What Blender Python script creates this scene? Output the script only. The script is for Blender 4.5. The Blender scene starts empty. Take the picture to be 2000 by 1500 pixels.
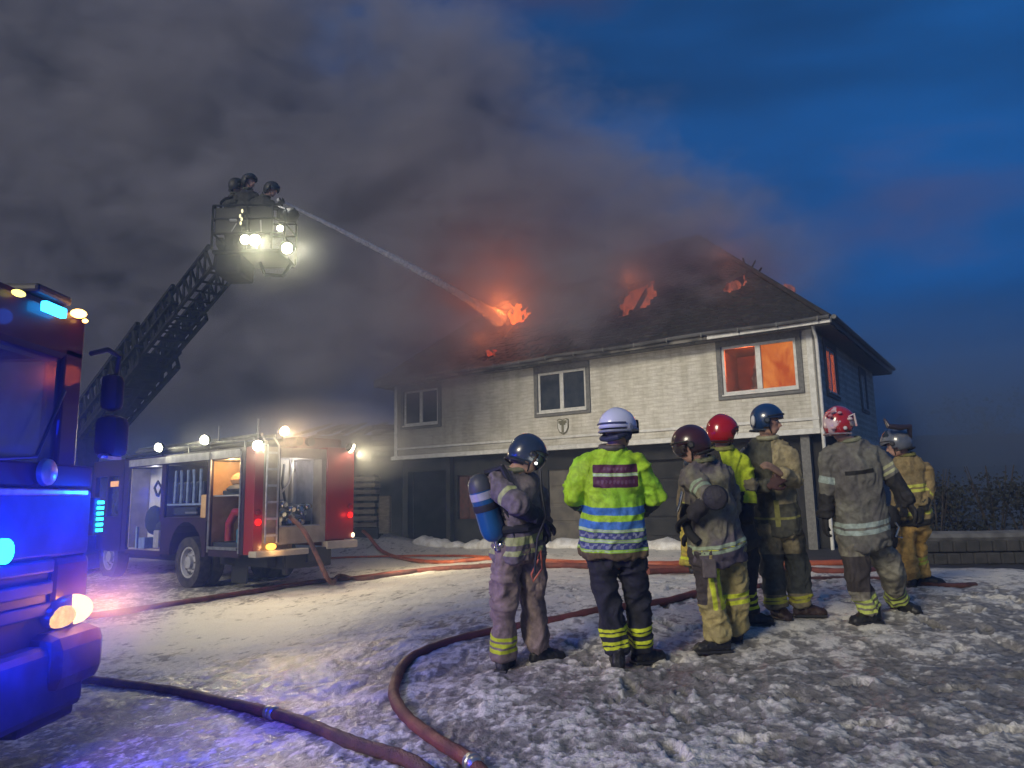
import bpy, bmesh, math, random
import numpy as np
from mathutils import Vector, Matrix
random.seed(7); RNG = np.random.RandomState(7)
SC = bpy.context.scene; COL = SC.collection
# ------------------------------------------------------------------ camera
F, PITCH, ROLL, CH = 1444.0, math.radians(8.86), math.radians(1.15), 1.25
_f = Vector((0, math.cos(PITCH), math.sin(PITCH))); _u0 = Vector((0, -math.sin(PITCH), math.cos(PITCH))); _r0 = Vector((1, 0, 0))
CU = _u0*math.cos(ROLL) + _r0*math.sin(ROLL); CR = _r0*math.cos(ROLL) - _u0*math.sin(ROLL); CF = _f; CO = Vector((0, 0, CH))
cam = bpy.data.cameras.new('camera'); cam.sensor_width = 36; cam.lens = 36*F/2000; cam.clip_end = 2000; cam.clip_start = .05
camo = bpy.data.objects.new('camera', cam); COL.objects.link(camo)
camo.matrix_world = Matrix(((CR.x, CU.x, -CF.x, CO.x), (CR.y, CU.y, -CF.y, CO.y), (CR.z, CU.z, -CF.z, CO.z), (0, 0, 0, 1)))
SC.camera = camo
# ------------------------------------------------------------------ world, sun, exposure
w = bpy.data.worlds.new('World'); SC.world = w; w.use_nodes = True
nt = w.node_tree; nt.nodes.clear(); N = nt.nodes.new; L = nt.links.new
out = N('ShaderNodeOutputWorld'); bg = N('ShaderNodeBackground'); L(bg.outputs[0], out.inputs[0])
sky = N('ShaderNodeTexSky'); sky.sky_type = 'NISHITA'; sky.sun_disc = False
sky.sun_elevation = math.radians(-4); sky.sun_rotation = math.radians(215)
tc = N('ShaderNodeTexCoord'); mp = N('ShaderNodeMapping'); mp.inputs['Scale'].default_value = (1.2, 1.2, 4.2); mp.inputs['Rotation'].default_value = (0, .22, 0)
L(tc.outputs['Generated'], mp.inputs[0])
n1 = N('ShaderNodeTexNoise'); n1.inputs['Scale'].default_value = 1.5; n1.inputs['Detail'].default_value = 5; n1.inputs['Roughness'].default_value = .52; n1.inputs['Distortion'].default_value = .5
L(mp.outputs[0], n1.inputs['Vector'])
r1 = N('ShaderNodeValToRGB'); e = r1.color_ramp.elements
e[0].position = .34; e[0].color = (.002, .060, .21, 1); e[1].position = .68; e[1].color = (.055, .080, .21, 1)
m_ = r1.color_ramp.elements.new(.5); m_.color = (.004, .085, .30, 1)
L(n1.outputs[0], r1.inputs[0])
n2 = N('ShaderNodeTexNoise'); n2.inputs['Scale'].default_value = .9; n2.inputs['Detail'].default_value = 4
mp2 = N('ShaderNodeMapping'); mp2.inputs['Location'].default_value = (3.1, 1.7, .4); mp2.inputs['Scale'].default_value = (1, 1, 2.5); L(tc.outputs['Generated'], mp2.inputs[0]); L(mp2.outputs[0], n2.inputs['Vector'])
r2 = N('ShaderNodeValToRGB'); e = r2.color_ramp.elements; e[0].position = .38; e[0].color = (.5, .5, .5, 1); e[1].position = .62; e[1].color = (1.25, 1.25, 1.25, 1); L(n2.outputs[0], r2.inputs[0])
mu = N('ShaderNodeMixRGB'); mu.blend_type = 'MULTIPLY'; mu.inputs[0].default_value = 1; L(r1.outputs[0], mu.inputs[1]); L(r2.outputs[0], mu.inputs[2])
sk = N('ShaderNodeMixRGB'); sk.blend_type = 'ADD'; sk.inputs[0].default_value = 1; L(mu.outputs[0], sk.inputs[1])
sm = N('ShaderNodeMixRGB'); sm.blend_type = 'MULTIPLY'; sm.inputs[0].default_value = 1; L(sky.outputs[0], sm.inputs[1]); sm.inputs[2].default_value = (.03, .03, .03, 1); L(sm.outputs[0], sk.inputs[2])
L(sk.outputs[0], bg.inputs[0]); bg.inputs[1].default_value = .82
w.cycles.sampling_method = 'MANUAL'; w.cycles.sample_map_resolution = 256
sl = bpy.data.lights.new('sun', 'SUN'); sl.energy = 2.25; sl.angle = math.radians(16); sl.color = (1, .90, .70)
so = bpy.data.objects.new('sun', sl); COL.objects.link(so)
so.rotation_euler = Vector((.60, .76, -.42)).to_track_quat('-Z', 'Y').to_euler()
vs = SC.view_settings; vs.view_transform = 'Standard'; vs.look = 'None'; vs.gamma = 1; vs.use_curve_mapping = False; vs.exposure = .22
cy = SC.cycles; cy.use_denoising = True; cy.denoiser = 'OPENIMAGEDENOISE'; cy.max_bounces = 6; cy.diffuse_bounces = 2; cy.glossy_bounces = 2
cy.transmission_bounces = 4; cy.transparent_max_bounces = 10; cy.volume_bounces = 1; cy.use_adaptive_sampling = True; cy.adaptive_threshold = .02; cy.caustics_reflective = False; cy.caustics_refractive = False
cy.sample_clamp_indirect = 3; cy.volume_max_steps = 96; cy.volume_step_rate = 1
# ------------------------------------------------------------------ projection helpers
def ray(px, py): return CF + CR*((px-1000)/F) + CU*((750-py)/F)
def pix(px, py, d): return CO + ray(px, py)*d
def onplane(px, py, p0, n):
    d = ray(px, py); return CO + d*((p0-CO).dot(n)/d.dot(n))
def sstep(a, b, x): t = np.clip((x-a)/(b-a), 0, 1); return t*t*(3-2*t)
def gz(x, y):
    x = np.asarray(x, float); y = np.asarray(y, float)
    rp = np.interp(y, [0, 4.5, 5.86, 6.7, 7.5, 9, 13, 19, 60, 140], [-.04, -.02, 0, .12, .18, .2, .06, -.15, -.2, .2])
    lp = np.interp(y, [0, 5, 16, 25, 40, 140], [-.4, -.4, -.52, -.3, -.2, .2])
    s = sstep(-4.5, .8, x); z = rp*s + lp*(1-s)
    return z + .62*np.exp(-(((x+5.3)/1.9)**2 + ((y-25.2)/2.2)**2))
def G(x, y): return float(gz(x, y))
def pg(px, py):
    d = ray(px, py); z = -.1
    for _ in range(12):
        p = CO + d*((z-CH)/d.z); z = .5*z + .5*G(p.x, p.y)
    p.z = G(p.x, p.y); return p
def _h(ix, iy, iz):
    n = (ix*374761393 + iy*668265263 + iz*2147483647 + 1013904223) & 0xffffffff
    n = ((n ^ (n >> 13))*1274126177) & 0xffffffff; n = n ^ (n >> 16)
    return (n & 0xffff)/65535.0
def vnoise(P):
    P = np.asarray(P, float); i = np.floor(P).astype(np.int64); f = P-i; f = f*f*(3-2*f); r = 0
    for dx in (0, 1):
        for dy in (0, 1):
            for dz in (0, 1):
                wgt = (f[:, 0] if dx else 1-f[:, 0])*(f[:, 1] if dy else 1-f[:, 1])*(f[:, 2] if dz else 1-f[:, 2])
                r = r + wgt*_h(i[:, 0]+dx, i[:, 1]+dy, i[:, 2]+dz)
    return r
# ------------------------------------------------------------------ materials
MATS = {}
def mat(name, c, rough=.6, metal=0., c2=None, ns=8., nd=4., bump=0., bs=40., rvar=0., alpha=1., trans=0., sharp=(.4, .6), coat=0., dist=.0, nscale=(1, 1, 1)):
    if name in MATS: return MATS[name]
    m = bpy.data.materials.new(name); MATS[name] = m; m.use_nodes = True; t = m.node_tree; p = t.nodes['Principled BSDF']
    p.inputs['Base Color'].default_value = (*c, 1); p.inputs['Roughness'].default_value = rough; p.inputs['Metallic'].default_value = metal
    p.inputs['Alpha'].default_value = alpha; p.inputs['Transmission Weight'].default_value = trans; p.inputs['Coat Weight'].default_value = coat
    tc = t.nodes.new('ShaderNodeTexCoord'); mp = t.nodes.new('ShaderNodeMapping'); mp.inputs['Scale'].default_value = nscale; t.links.new(tc.outputs['Object'], mp.inputs[0])
    if c2 is None: c2 = tuple(v*.72 for v in c)
    n = t.nodes.new('ShaderNodeTexNoise'); n.inputs['Scale'].default_value = ns; n.inputs['Detail'].default_value = nd; n.inputs['Distortion'].default_value = dist
    t.links.new(mp.outputs[0], n.inputs['Vector'])
    r = t.nodes.new('ShaderNodeValToRGB'); r.color_ramp.elements[0].position = sharp[0]; r.color_ramp.elements[1].position = sharp[1]
    r.color_ramp.elements[0].color = (*c, 1); r.color_ramp.elements[1].color = (*c2, 1)
    t.links.new(n.outputs[0], r.inputs[0]); t.links.new(r.outputs[0], p.inputs['Base Color'])
    if rvar:
        mr = t.nodes.new('ShaderNodeMapRange'); mr.inputs[3].default_value = max(.05, rough-rvar); mr.inputs[4].default_value = min(1, rough+rvar)
        t.links.new(n.outputs[0], mr.inputs[0]); t.links.new(mr.outputs[0], p.inputs['Roughness'])
    if bump:
        b = t.nodes.new('ShaderNodeTexNoise'); b.inputs['Scale'].default_value = bs; b.inputs['Detail'].default_value = 3; t.links.new(mp.outputs[0], b.inputs['Vector'])
        bn = t.nodes.new('ShaderNodeBump'); bn.inputs['Strength'].default_value = bump; bn.inputs['Distance'].default_value = .02
        t.links.new(b.outputs[0], bn.inputs['Height']); t.links.new(bn.outputs[0], p.inputs['Normal'])
    return m
def emis(name, c, s, noise=None):
    if name in MATS: return MATS[name]
    m = bpy.data.materials.new(name); MATS[name] = m; m.use_nodes = True; t = m.node_tree; t.nodes.clear()
    o = t.nodes.new('ShaderNodeOutputMaterial'); e = t.nodes.new('ShaderNodeEmission'); e.inputs[0].default_value = (*c, 1); e.inputs[1].default_value = s
    t.links.new(e.outputs[0], o.inputs[0])
    if noise:
        tc = t.nodes.new('ShaderNodeTexCoord'); n = t.nodes.new('ShaderNodeTexNoise'); n.inputs['Scale'].default_value = noise[0]; n.inputs['Detail'].default_value = 5; n.inputs['Distortion'].default_value = .8
        mp = t.nodes.new('ShaderNodeMapping'); mp.inputs['Scale'].default_value = (1, 1, .5); t.links.new(tc.outputs['Object'], mp.inputs[0]); t.links.new(mp.outputs[0], n.inputs['Vector'])
        r = t.nodes.new('ShaderNodeValToRGB'); r.color_ramp.elements[0].position = .35; r.color_ramp.elements[1].position = .65
        r.color_ramp.elements[0].color = (*c, 1); r.color_ramp.elements[1].color = (*noise[1], 1); t.links.new(n.outputs[0], r.inputs[0]); t.links.new(r.outputs[0], e.inputs[0])
    return m
# ------------------------------------------------------------------ objects
def tag(o, label=None, cat=None, group=None, kind=None):
    if label: o['label'] = label
    if cat: o['category'] = cat
    if group: o['group'] = group
    if kind: o['kind'] = kind
    return o
def empty(name, loc=(0, 0, 0), label=None, cat=None, group=None, mw=None):
    o = bpy.data.objects.new(name, None); COL.objects.link(o); o.empty_display_size = .2
    if mw is not None: o.matrix_world = mw
    else: o.location = loc
    return tag(o, label, cat, group)
def wm(o): return (wm(o.parent) @ o.matrix_parent_inverse @ o.matrix_basis) if o.parent is not None else o.matrix_basis.copy()
def meshobj(name, me, m, parent=None, world=False):
    o = bpy.data.objects.new(name, me); COL.objects.link(o)
    for mm in (m if isinstance(m, (list, tuple)) else [m]): me.materials.append(mm)
    if parent is not None:
        o.parent = parent
        if world:
            o.matrix_parent_inverse = wm(parent).inverted()
    return o
class MB:
    def __init__(s): s.v = []; s.f = []; s.mi = []; s.cur = 0
    def add(s, vs, fs):
        b = len(s.v); s.v += [tuple(v) for v in vs]
        for f in fs: s.f.append(tuple(b+i for i in f)); s.mi.append(s.cur)
        return s
    def box(s, a, b, bev=0):
        x0, y0, z0 = a; x1, y1, z1 = b
        if x0 > x1: x0, x1 = x1, x0
        if y0 > y1: y0, y1 = y1, y0
        if z0 > z1: z0, z1 = z1, z0
        bev = min(bev, (x1-x0)*.45, (y1-y0)*.45, (z1-z0)*.45)
        if bev <= 0:
            return s.add([(x0, y0, z0), (x1, y0, z0), (x1, y1, z0), (x0, y1, z0), (x0, y0, z1), (x1, y0, z1), (x1, y1, z1), (x0, y1, z1)],
                         [(0, 3, 2, 1), (4, 5, 6, 7), (0, 1, 5, 4), (1, 2, 6, 5), (2, 3, 7, 6), (3, 0, 4, 7)])
        bm = bmesh.new(); bmesh.ops.create_cube(bm, size=1)
        for v in bm.verts: v.co = Vector(((x0+x1)/2+v.co.x*(x1-x0), (y0+y1)/2+v.co.y*(y1-y0), (z0+z1)/2+v.co.z*(z1-z0)))
        bmesh.ops.bevel(bm, geom=bm.edges[:], offset=bev, segments=2, affect='EDGES', profile=.5)
        bm.verts.index_update(); s.add([v.co[:] for v in bm.verts], [[v.index for v in f.verts] for f in bm.faces]); bm.free(); return s
    def obox(s, c, ax, ay, az, bev=0):
        t = MB().box((-1, -1, -1), (1, 1, 1)); 
        if bev:
            lx, ly, lz = Vector(ax).length, Vector(ay).length, Vector(az).length
            t = MB().box((-lx, -ly, -lz), (lx, ly, lz), bev); ax, ay, az = Vector(ax)/lx, Vector(ay)/ly, Vector(az)/lz
        c = Vector(c); ax, ay, az = Vector(ax), Vector(ay), Vector(az)
        return s.add([c+ax*v[0]+ay*v[1]+az*v[2] for v in t.v], t.f)
    def bar(s, a, b, w=.05, h=None, up=(0, 0, 1)):
        a, b = Vector(a), Vector(b); d = b-a; l = d.length
        if l < 1e-6: return s
        d /= l; u = Vector(up)
        if abs(d.dot(u)) > .98: u = Vector((1, 0, 0))
        x = d.cross(u).normalized(); u = x.cross(d)
        return s.obox((a+b)/2, x*w/2, d*l/2, u*(h or w)/2)
    def tube(s, pts, r, n=8, sx=1., cap=True):
        pts = [Vector(p) for p in pts]; m = len(pts); b = []; x = None
        rs = r if isinstance(r, (list, tuple)) else [r]*m
        vs = []
        for i, p in enumerate(pts):
            d = (pts[min(i+1, m-1)]-pts[max(i-1, 0)]).normalized()
            if x is None:
                x = d.cross(Vector((0, 0, 1)))
                if x.length < .1: x = d.cross(Vector((0, 1, 0)))
            else: x = x-d*x.dot(d)
            x = x.normalized(); y = d.cross(x)
            for k in range(n):
                a = 2*math.pi*k/n; vs.append(p+x*(math.cos(a)*rs[i]*sx)+y*(math.sin(a)*rs[i]))
        fs = [(i*n+k, i*n+(k+1) % n, (i+1)*n+(k+1) % n, (i+1)*n+k) for i in range(m-1) for k in range(n)]
        if cap: fs += [tuple(range(n))[::-1], tuple((m-1)*n+k for k in range(n))]
        return s.add(vs, fs)
    def lathe(s, c, axis, prof, n=20, x=None):
        axis = Vector(axis).normalized(); c = Vector(c); x = Vector(x) if x else axis.cross(Vector((0, 0, 1)))
        if x.length < .1: x = axis.cross(Vector((0, 1, 0)))
        x = x.normalized(); y = axis.cross(x); vs = []
        for (r, h) in prof:
            for k in range(n): a = 2*math.pi*k/n; vs.append(c+axis*h+x*(math.cos(a)*r)+y*(math.sin(a)*r))
        m = len(prof)
        fs = [(i*n+k, i*n+(k+1) % n, (i+1)*n+(k+1) % n, (i+1)*n+k) for i in range(m-1) for k in range(n)]
        fs += [tuple(range(n))[::-1], tuple((m-1)*n+k for k in range(n))]
        return s.add(vs, fs)
    def ball(s, c, rx, ry=None, rz=None, n=12, R=None):
        ry = ry or rx; rz = rz or rx; c = Vector(c); vs = [(0, 0, 1)]; 
        for i in range(1, n//2):
            t = math.pi*i/(n//2)
            for k in range(n): a = 2*math.pi*k/n; vs.append((math.sin(t)*math.cos(a), math.sin(t)*math.sin(a), math.cos(t)))
        vs.append((0, 0, -1)); m = n//2-1
        fs = [(0, 1+k, 1+(k+1) % n) for k in range(n)]
        fs += [(1+i*n+k, 1+(i+1)*n+k, 1+(i+1)*n+(k+1) % n, 1+i*n+(k+1) % n) for i in range(m-1) for k in range(n)]
        fs += [(len(vs)-1, 1+(m-1)*n+(k+1) % n, 1+(m-1)*n+k) for k in range(n)]
        V = [Vector((v[0]*rx, v[1]*ry, v[2]*rz)) for v in vs]
        if R is not None: V = [R @ v for v in V]
        return s.add([c+v for v in V], fs)
    def mesh(s, name='mesh'):
        me = bpy.data.meshes.new(name); me.from_pydata(s.v, [], s.f)
        if any(s.mi): me.polygons.foreach_set('material_index', s.mi)
        bm = bmesh.new(); bm.from_mesh(me); bmesh.ops.recalc_face_normals(bm, faces=bm.faces[:]); bm.to_mesh(me); bm.free()
        return me
    def obj(s, name, m, parent=None, world=False, smooth=False, label=None):
        me = s.mesh(name)
        if smooth:
            me.polygons.foreach_set('use_smooth', [True]*len(me.polygons))
            try: me.set_sharp_from_angle(angle=math.radians(38))
            except Exception: pass
        o = meshobj(name, me, m, parent, world)
        if label: o['label'] = label
        return o
def lamp(name, loc, power, color, parent=None, kind='POINT', size=.05, rot=None, spot=None, blend=.5, world=True):
    l = bpy.data.lights.new(name, kind); l.energy = power; l.color = color
    if kind in ('POINT', 'SPOT'): l.shadow_soft_size = size
    if kind == 'SPOT': l.spot_size = spot; l.spot_blend = blend
    o = bpy.data.objects.new(name, l); COL.objects.link(o)
    M = Matrix.Translation(Vector(loc))
    if rot is not None: M = M @ Vector(rot).normalized().to_track_quat('-Z', 'Y').to_matrix().to_4x4()
    o.matrix_world = M
    return o
# ================================================================== GROUND
def build_ground():
    th = np.concatenate([np.linspace(-42, 42, 520), np.linspace(46, 314, 50)]); th = np.radians(th); nT = len(th)
    rr = np.concatenate([np.geomspace(1.0, 34, 640), np.geomspace(36, 900, 40)]); nR = len(rr)
    A, Rr = np.meshgrid(th, rr); X = (np.sin(A)*Rr).ravel(); Y = (np.cos(A)*Rr).ravel()
    Z = gz(X, Y)
    def nz(sx, sy, k): return vnoise(np.stack([X*sx+k, Y*sy-k*1.7, np.full_like(X, k)], 1))
    wx = X + .25*nz(3, 3, 9); wy = Y
    n1 = nz(3.2, 4.2, 1.3); n2 = nz(8.5, 12, 4.7); n3 = nz(19, 26, 8.1); n4 = nz(.7, .9, 2.2); n5 = nz(40, 50, 3.3)
    D = np.hypot(X, Y)
    rough = np.clip(sstep(7.4, 4.6, D)*sstep(-1.6, .4, X) + .32*sstep(12, 7, D) + .35*sstep(1.5, 4, X)*sstep(14, 8, D), 0, 1)   # the trampled patch
    smooth = sstep(.0, -2.6, X)*sstep(9, 6, D)
    h = .5*n2 + .3*n3 + .2*n5
    ridg = np.abs(2*n2-1); lump = (1-ridg)*.5+.5*n3
    n6 = nz(5.5, 3.0, 12.2); n7 = nz(13, 7, 6.6); rid = 1-np.abs(2*n7-1)
    n8 = nz(70, 80, 5.1)
    rel = (n1-.5)*.045 + (h-.5)*(.018+.026*rough) + (n6-.5)*.024*rough + (rid-.5)*.018*rough + (n5-.5)*.014*rough + (n8-.5)*.008 + (n4-.5)*.05
    pr = np.zeros_like(X); sel = np.where((D < 12.5) & (Y > 1))[0]; xs_, ys_ = X[sel], Y[sel]; rp = random.Random(11)
    for t_ in range(34):     # trails of boot prints
        x_, y_, a_ = rp.uniform(-.4, 6.5), rp.uniform(2.6, 9.5), rp.uniform(0, 6.28)
        for k_ in range(rp.randint(5, 10)):
            a_ += rp.uniform(-.25, .25); x_ += math.sin(a_)*.62; y_ += math.cos(a_)*.62; sd_ = .1 if k_ % 2 else -.1; cx, cyy = x_+math.cos(a_)*sd_, y_-math.sin(a_)*sd_
            if cx < .5+.12*(6-cyy): continue
            m_ = np.where((np.abs(xs_-cx) < .22) & (np.abs(ys_-cyy) < .22))[0]
            if not len(m_): continue
            u_ = (xs_[m_]-cx)*math.sin(a_)+(ys_[m_]-cyy)*math.cos(a_); v_ = (xs_[m_]-cx)*math.cos(a_)-(ys_[m_]-cyy)*math.sin(a_)
            d_ = np.sqrt((u_/.155)**2+(v_/(.056-.012*np.cos(u_*20)))**2); pr[sel[m_]] = np.minimum(pr[sel[m_]], -.034*np.clip((1.15-d_)*4, 0, 1)*(1-.25*(np.sin(u_*150) > .3))) + .012*np.exp(-((d_-1.3)/.2)**2)
    rel = rel + pr/np.clip(1-.35*smooth, .5, 1)
    rel *= np.clip(1-.35*smooth, 0, 1)*np.where(D > 60, .5, 1)
    Z = Z + rel*np.clip((D-.5)/2, 0, 1)
    V = np.stack([X, Y, Z], 1); V = np.vstack([V, [[0, 0, G(0, 0)]]])
    i = np.arange(nR-1)[:, None]*nT; j = np.arange(nT)[None, :]; jn = (j+1) % nT
    Q = np.stack([i+j, i+jn, i+nT+jn, i+nT+j], -1).reshape(-1, 4)
    T = np.stack([np.full(nT, nR*nT), jn[0], j[0]], 1)
    me = bpy.data.meshes.new('ground'); nq, ntr = len(Q), len(T)
    me.vertices.add(len(V)); me.vertices.foreach_set('co', V.astype(np.float32).ravel())
    me.loops.add(nq*4+ntr*3); me.loops.foreach_set('vertex_index', np.concatenate([Q.ravel(), T.ravel()]).astype(np.int32))
    me.polygons.add(nq+ntr); me.polygons.foreach_set('loop_start', np.concatenate([np.arange(nq)*4, nq*4+np.arange(ntr)*3]).astype(np.int32))
    me.update(calc_edges=True); me.polygons.foreach_set('use_smooth', np.ones(nq+ntr, bool))
    # dirt: the hollows between the clumps show slush and gravel; amount is a property of the place
    hollow = np.clip((h-.5)*1.5+(rid-.5)*1.0+(n6-.5)*.9+(n5-.5)*.8+pr*9, -1, 1)
    at = me.attributes.new('hgt', 'FLOAT', 'POINT'); at.data.foreach_set('value', np.append(hollow, 0).astype(np.float32))
    grime = np.clip(.62*rough + .5*smooth + .16 + .5*(n4-.5) + .55*sstep(-4.2, -6.5, X)*sstep(10, 12.5, Y)*sstep(22, 18, Y), 0, 1)
    far = np.clip(sstep(19.5, 22.5, Y + .46*X)*.0 + sstep(12.3, 12.9, D)*sstep(4.6, 5.6, X), 0, 1)
    at = me.attributes.new('grime', 'FLOAT', 'POINT'); at.data.foreach_set('value', np.append(grime, .4).astype(np.float32))
    at = me.attributes.new('soil', 'FLOAT', 'POINT'); at.data.foreach_set('value', np.append(far, 0).astype(np.float32))
    wet = np.clip(smooth*1.15 + .35*rough, 0, 1); at = me.attributes.new('wet', 'FLOAT', 'POINT'); at.data.foreach_set('value', np.append(wet, 0).astype(np.float32))
    m = bpy.data.materials.new('trampled_snow'); m.use_nodes = True; t = m.node_tree; p = t.nodes['Principled BSDF']; N = t.nodes.new; L = t.links.new
    def att(nm): a = N('ShaderNodeAttribute'); a.attribute_name = nm; return a.outputs['Fac']
    def mth(op, a, b=None, cl=False):
        x = N('ShaderNodeMath'); x.operation = op; x.use_clamp = cl
        for k, v in enumerate((a, b)):
            if v is None: continue
            if isinstance(v, (int, float)): x.inputs[k].default_value = v
            else: L(v, x.inputs[k])
        return x.outputs[0]
    tc = N('ShaderNodeTexCoord')
    def noise(sc, d=4, dist=0):
        n = N('ShaderNodeTexNoise'); n.inputs['Scale'].default_value = sc; n.inputs['Detail'].default_value = d; n.inputs['Distortion'].default_value = dist; L(tc.outputs['Object'], n.inputs['Vector']); return n.outputs[0]
    na = noise(16, 5, .6); nb = noise(70, 4); nc = noise(1.6, 4, .4)
    dirt = mth('SUBTRACT', mth('ADD', mth('MULTIPLY', att('grime'), 1.15), mth('MULTIPLY', mth('SUBTRACT', na, .5), 1.9)), mth('ADD', mth('MULTIPLY', att('hgt'), .75), .30))
    dirt = mth('ADD', dirt, mth('MULTIPLY', mth('SUBTRACT', nc, .5), .5))
    mr = N('ShaderNodeMapRange'); mr.interpolation_type = 'SMOOTHSTEP'; mr.inputs[1].default_value = -.12; mr.inputs[2].default_value = .5; L(dirt, mr.inputs[0])
    snow = N('ShaderNodeValToRGB'); snow.color_ramp.elements[0].position = .3; snow.color_ramp.elements[0].color = (.55, .52, .45, 1); snow.color_ramp.elements[1].position = .7; snow.color_ramp.elements[1].color = (.76, .73, .66, 1); L(nb, snow.inputs[0])
    slush = N('ShaderNodeValToRGB'); slush.color_ramp.elements[0].position = .35; slush.color_ramp.elements[0].color = (.10, .095, .085, 1); slush.color_ramp.elements[1].position = .65; slush.color_ramp.elements[1].color = (.27, .255, .23, 1); L(na, slush.inputs[0])
    mx = N('ShaderNodeMixRGB'); L(mr.outputs[0], mx.inputs[0]); L(snow.outputs[0], mx.inputs[1]); L(slush.outputs[0], mx.inputs[2])
    soil = N('ShaderNodeMixRGB'); L(att('soil'), soil.inputs[0]); L(mx.outputs[0], soil.inputs[1]); soil.inputs[2].default_value = (.035, .032, .03, 1); L(soil.outputs[0], p.inputs['Base Color'])
    wetm = mth('MULTIPLY', att('wet'), mth('GREATER_THAN', mth('ADD', na, mth('MULTIPLY', nc, .6)), .74), True)
    rg = N('ShaderNodeMapRange'); rg.inputs[3].default_value = .62; rg.inputs[4].default_value = .16; L(wetm, rg.inputs[0]); L(rg.outputs[0], p.inputs['Roughness'])
    bn = N('ShaderNodeBump'); bn.inputs['Strength'].default_value = .75; bn.inputs['Distance'].default_value = .02
    L(mth('ADD', mth('MULTIPLY', na, .8), mth('MULTIPLY', nb, .45)), bn.inputs['Height']); L(bn.outputs[0], p.inputs['Normal'])
    o = meshobj('snowy_ground', me, m); tag(o, kind='structure')
build_ground()
# ================================================================== HOUSE
HA = math.radians(34.5); HU = Vector((-math.cos(HA), math.sin(HA), 0)); HN = Vector((math.sin(HA), math.cos(HA), 0)); HB = Vector((7.784, 18.676, 0))
HM = Matrix(((HU.x, HN.x, 0, HB.x), (HU.y, HN.y, 0, HB.y), (0, 0, 1, 0), (0, 0, 0, 1)))   # local x along the front to the left, y into the house, z up
HMI = HM.inverted(); HL, HW, Z0, Z1 = 14.66, 9.0, 2.85, 5.6
white_brick = mat('white_brick', (.66, .645, .59), .8, c2=(.54, .52, .47), ns=3, bump=.5, bs=22, nscale=(1, 1, 4))
t = white_brick.node_tree; p = t.nodes['Principled BSDF']; br = t.nodes.new('ShaderNodeTexBrick'); br.inputs['Scale'].default_value = 1; br.inputs['Brick Width'].default_value = .3; br.inputs['Row Height'].default_value = .1; br.inputs['Mortar Size'].default_value = .009; br.inputs['Mortar Smooth'].default_value = .3
mpn = t.nodes.new('ShaderNodeMapping'); mpn.inputs['Rotation'].default_value = (math.pi/2, 0, 0); tcn = [n for n in t.nodes if n.type == 'TEX_COORD'][0]; t.links.new(tcn.outputs['Object'], mpn.inputs[0]); t.links.new(mpn.outputs[0], br.inputs['Vector'])
mxn = t.nodes.new('ShaderNodeMixRGB'); mxn.blend_type = 'MULTIPLY'; mxn.inputs[0].default_value = 1
br.inputs['Color1'].default_value = (1, 1, 1, 1); br.inputs['Color2'].default_value = (.93, .93, .91, 1); br.inputs['Mortar'].default_value = (.78, .76, .72, 1)
src = p.inputs['Base Color'].links[0].from_socket; t.links.new(src, mxn.inputs[1]); t.links.new(br.outputs[0], mxn.inputs[2])
# soot streaks that grow towards the left end, where the smoke licks the wall
sx = t.nodes.new('ShaderNodeSeparateXYZ'); t.links.new(tcn.outputs['Object'], sx.inputs[0]); mrx = t.nodes.new('ShaderNodeMapRange'); mrx.inputs[1].default_value = 7; mrx.inputs[2].default_value = 17; t.links.new(sx.outputs[0], mrx.inputs[0])
so2 = t.nodes.new('ShaderNodeMixRGB'); t.links.new(mrx.outputs[0], so2.inputs[0]); t.links.new(mxn.outputs[0], so2.inputs[1]); so2.inputs[2].default_value = (.2, .19, .17, 1)
sn = t.nodes.new('ShaderNodeTexNoise'); sn.inputs['Scale'].default_value = 1.0; sn.inputs['Detail'].default_value = 6; sn.inputs['Roughness'].default_value = .65; smp = t.nodes.new('ShaderNodeMapping'); smp.inputs['Scale'].default_value = (2.2, 1, .45); t.links.new(tcn.outputs['Object'], smp.inputs[0]); t.links.new(smp.outputs[0], sn.inputs['Vector'])
sr = t.nodes.new('ShaderNodeValToRGB'); sr.color_ramp.elements[0].position = .38; sr.color_ramp.elements[0].color = (.80, .79, .75, 1); sr.color_ramp.elements[1].position = .55; sr.color_ramp.elements[1].color = (1, 1, 1, 1); t.links.new(sn.outputs[0], sr.inputs[0]); so3 = t.nodes.new('ShaderNodeMixRGB'); so3.blend_type = 'MULTIPLY'; so3.inputs[0].default_value = 1; t.links.new(so2.outputs[0], so3.inputs[1]); t.links.new(sr.outputs[0], so3.inputs[2]); t.links.new(so3.outputs[0], p.inputs['Base Color'])
grey_wood = mat('grey_wood', (.16, .16, .155), .7, ns=14, bump=.3, bs=60)
white_paint = mat('white_paint', (.62, .62, .6), .5, c2=(.5, .5, .48), ns=6)
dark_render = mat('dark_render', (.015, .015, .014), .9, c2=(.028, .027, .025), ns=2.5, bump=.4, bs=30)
charred = mat('charred', (.018, .017, .016), .85, c2=(.05, .045, .04), ns=5, bump=.8, bs=16, sharp=(.5, .8))
glass = mat('window_glass', (.03, .035, .04), .08, c2=(.05, .055, .06), ns=3)
clear_glass = mat('clear_glass', (.12, .08, .06), .1, alpha=.22)
house = empty('burning_house', (0, 0, 0), 'two storey white brick house on fire, smoke and flames breaking through its dark hipped roof', 'house', mw=HM)
GH = -.45
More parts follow.
